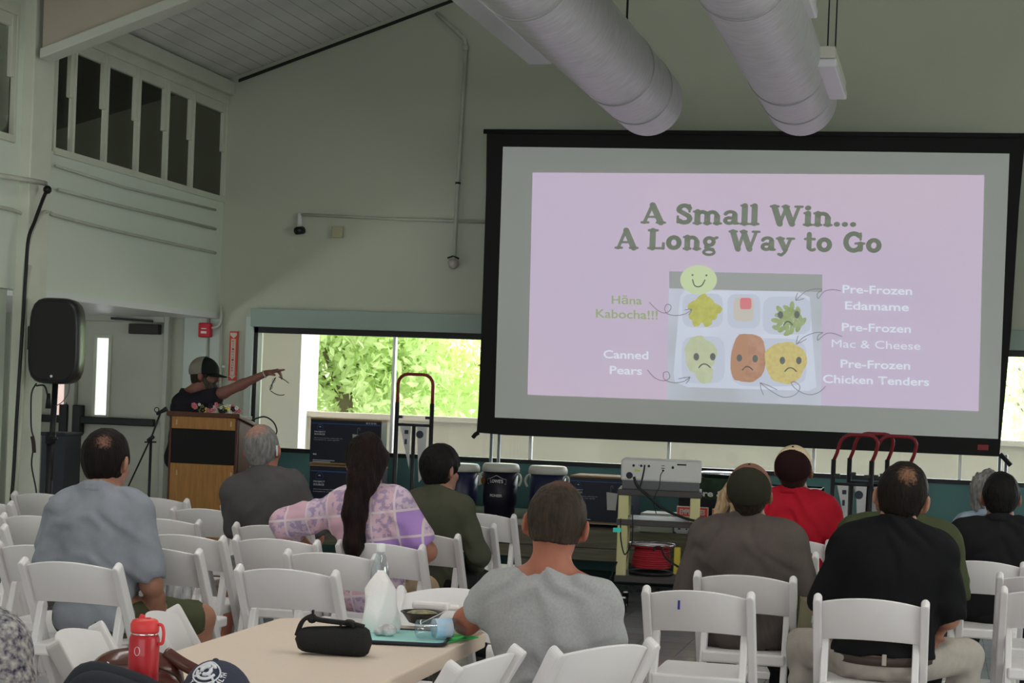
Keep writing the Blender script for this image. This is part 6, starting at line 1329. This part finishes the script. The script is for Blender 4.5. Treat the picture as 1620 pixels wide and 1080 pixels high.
# ---- standing speaker with cap, beard and glasses
x, y = at_head(298, 14.95)
CPt = cloth('cap_stone', (.22, .21, .17, 1)); CPd = cloth('cap_black', (.015, .017, .016, 1))
def spk(t, T, hd, arm):
    f = Field(); f.E(hd((0, .062, -.085)), (.056, .045, .05), None, .03); f.C(hd((0, .08, -.10)), hd((0, .17, -.25)), .054, .030, .04); f.E(hd((0, .10, -.040)), (.035, .015, .01), None, .015)
    for s in (-1, 1): f.C(hd((s*.066, .02, -.03)), hd((s*.045, .06, -.085)), .018, .03, .02)
    sdf_obj('beard', [f.mesh(.006, lambda Pn: -.003*fnoise((Pn[0], Pn[1], Pn[2]*.3), 120, 3))+(0,)], [hairmat('beard_grey_brown', (.09, .08, .06, 1), c2=(.03, .022, .018, 1))], t)
    for s in (-1, 1): MB().ball(hd((s*.032, .088, .008)), .0115, 10).build('eye', mat('eye_white', (.7, .68, .65, 1), .2), t)
    b = MB()
    for i in range(4): b.box(hd((-.03+.02*i, .132, .085)), (.012, .004, .018))
    b.build('cap_print', mat('print_grey', (.32, .32, .3, 1), .6), t)
    sh, el, wp, d = arm[1]; a = el.lerp(wp, .94); MB().tube([a, el.lerp(wp, .97)], .032, 14).build('wristband', mat('band_pale', (.45, .42, .4, 1), .4), t)
sp_arm = {1: {'el': (.20, .36, 1.085), 'wr': (.17, .70, 1.255), 'hd': (0, 1, .28), 'palm': (-.2, .2, -1), 'point': True}, -1: {'el': (-.30, .10, .76), 'wr': (-.10, .30, .74)}}
spk_o = person('person in a trucker cap with a long beard pointing toward the screen', x, y, -PI/2+.08, 1.0, .0085, 1.0, 1.05, 1.1, z0=.37, lean=.05, head=(0, -.04, 0), neckf=.085, neck=.038, skinm=skin('skin_speaker', (.23, .10, .075, 1)), hairm=hairmat('hair_dark', (1, 1, 1, 1)), hairkw={'th': .006}, shirt=cloth('tee_charcoal', (.022, .020, .026, 1)),
       sleeve=.80, pants=BLK, arms=sp_arm, point=True, stand=True, hem=.42, headgear=cap_gear(CPd, CPt, CPd), extra=spk, seed=101)
bpy.context.view_layer.update()
W2 = spk_o.matrix_world; w0 = W2 @ Vector((.17, .78, 1.23))
g = thing('eyeglasses', 'thin dark eyeglasses dangling from the pointing hand', 'eyeglasses', w0)
def gl(x, y): p = aty(x, y, w0.y); return p-w0
MB().tube(smooth_path([gl(441, 596), gl(449, 600), gl(457, 606)], 4), .0035, 6).build('temple', M_black, g); MB().tube(smooth_path([gl(428, 618), gl(436, 623), gl(444, 625), gl(450, 624)], 4), .0035, 6).build('temple', M_black, g)
MB().tube(smooth_path([gl(436, 597), gl(431, 606), gl(429, 612), gl(427, 617)], 4), .0045, 6).build('lens_rim', M_black, g)
MB().tube(arc(gl(433, 602), .018, 0, 2*PI, 14, (.4, .8, .2), (0, 0, 1))[:-1], .002, 6, closed=True).tube(arc(gl(429, 612), .018, 0, 2*PI, 14, (.4, .8, .2), (0, 0, 1))[:-1], .002, 6, closed=True).build('lens_rim', M_gm, g)
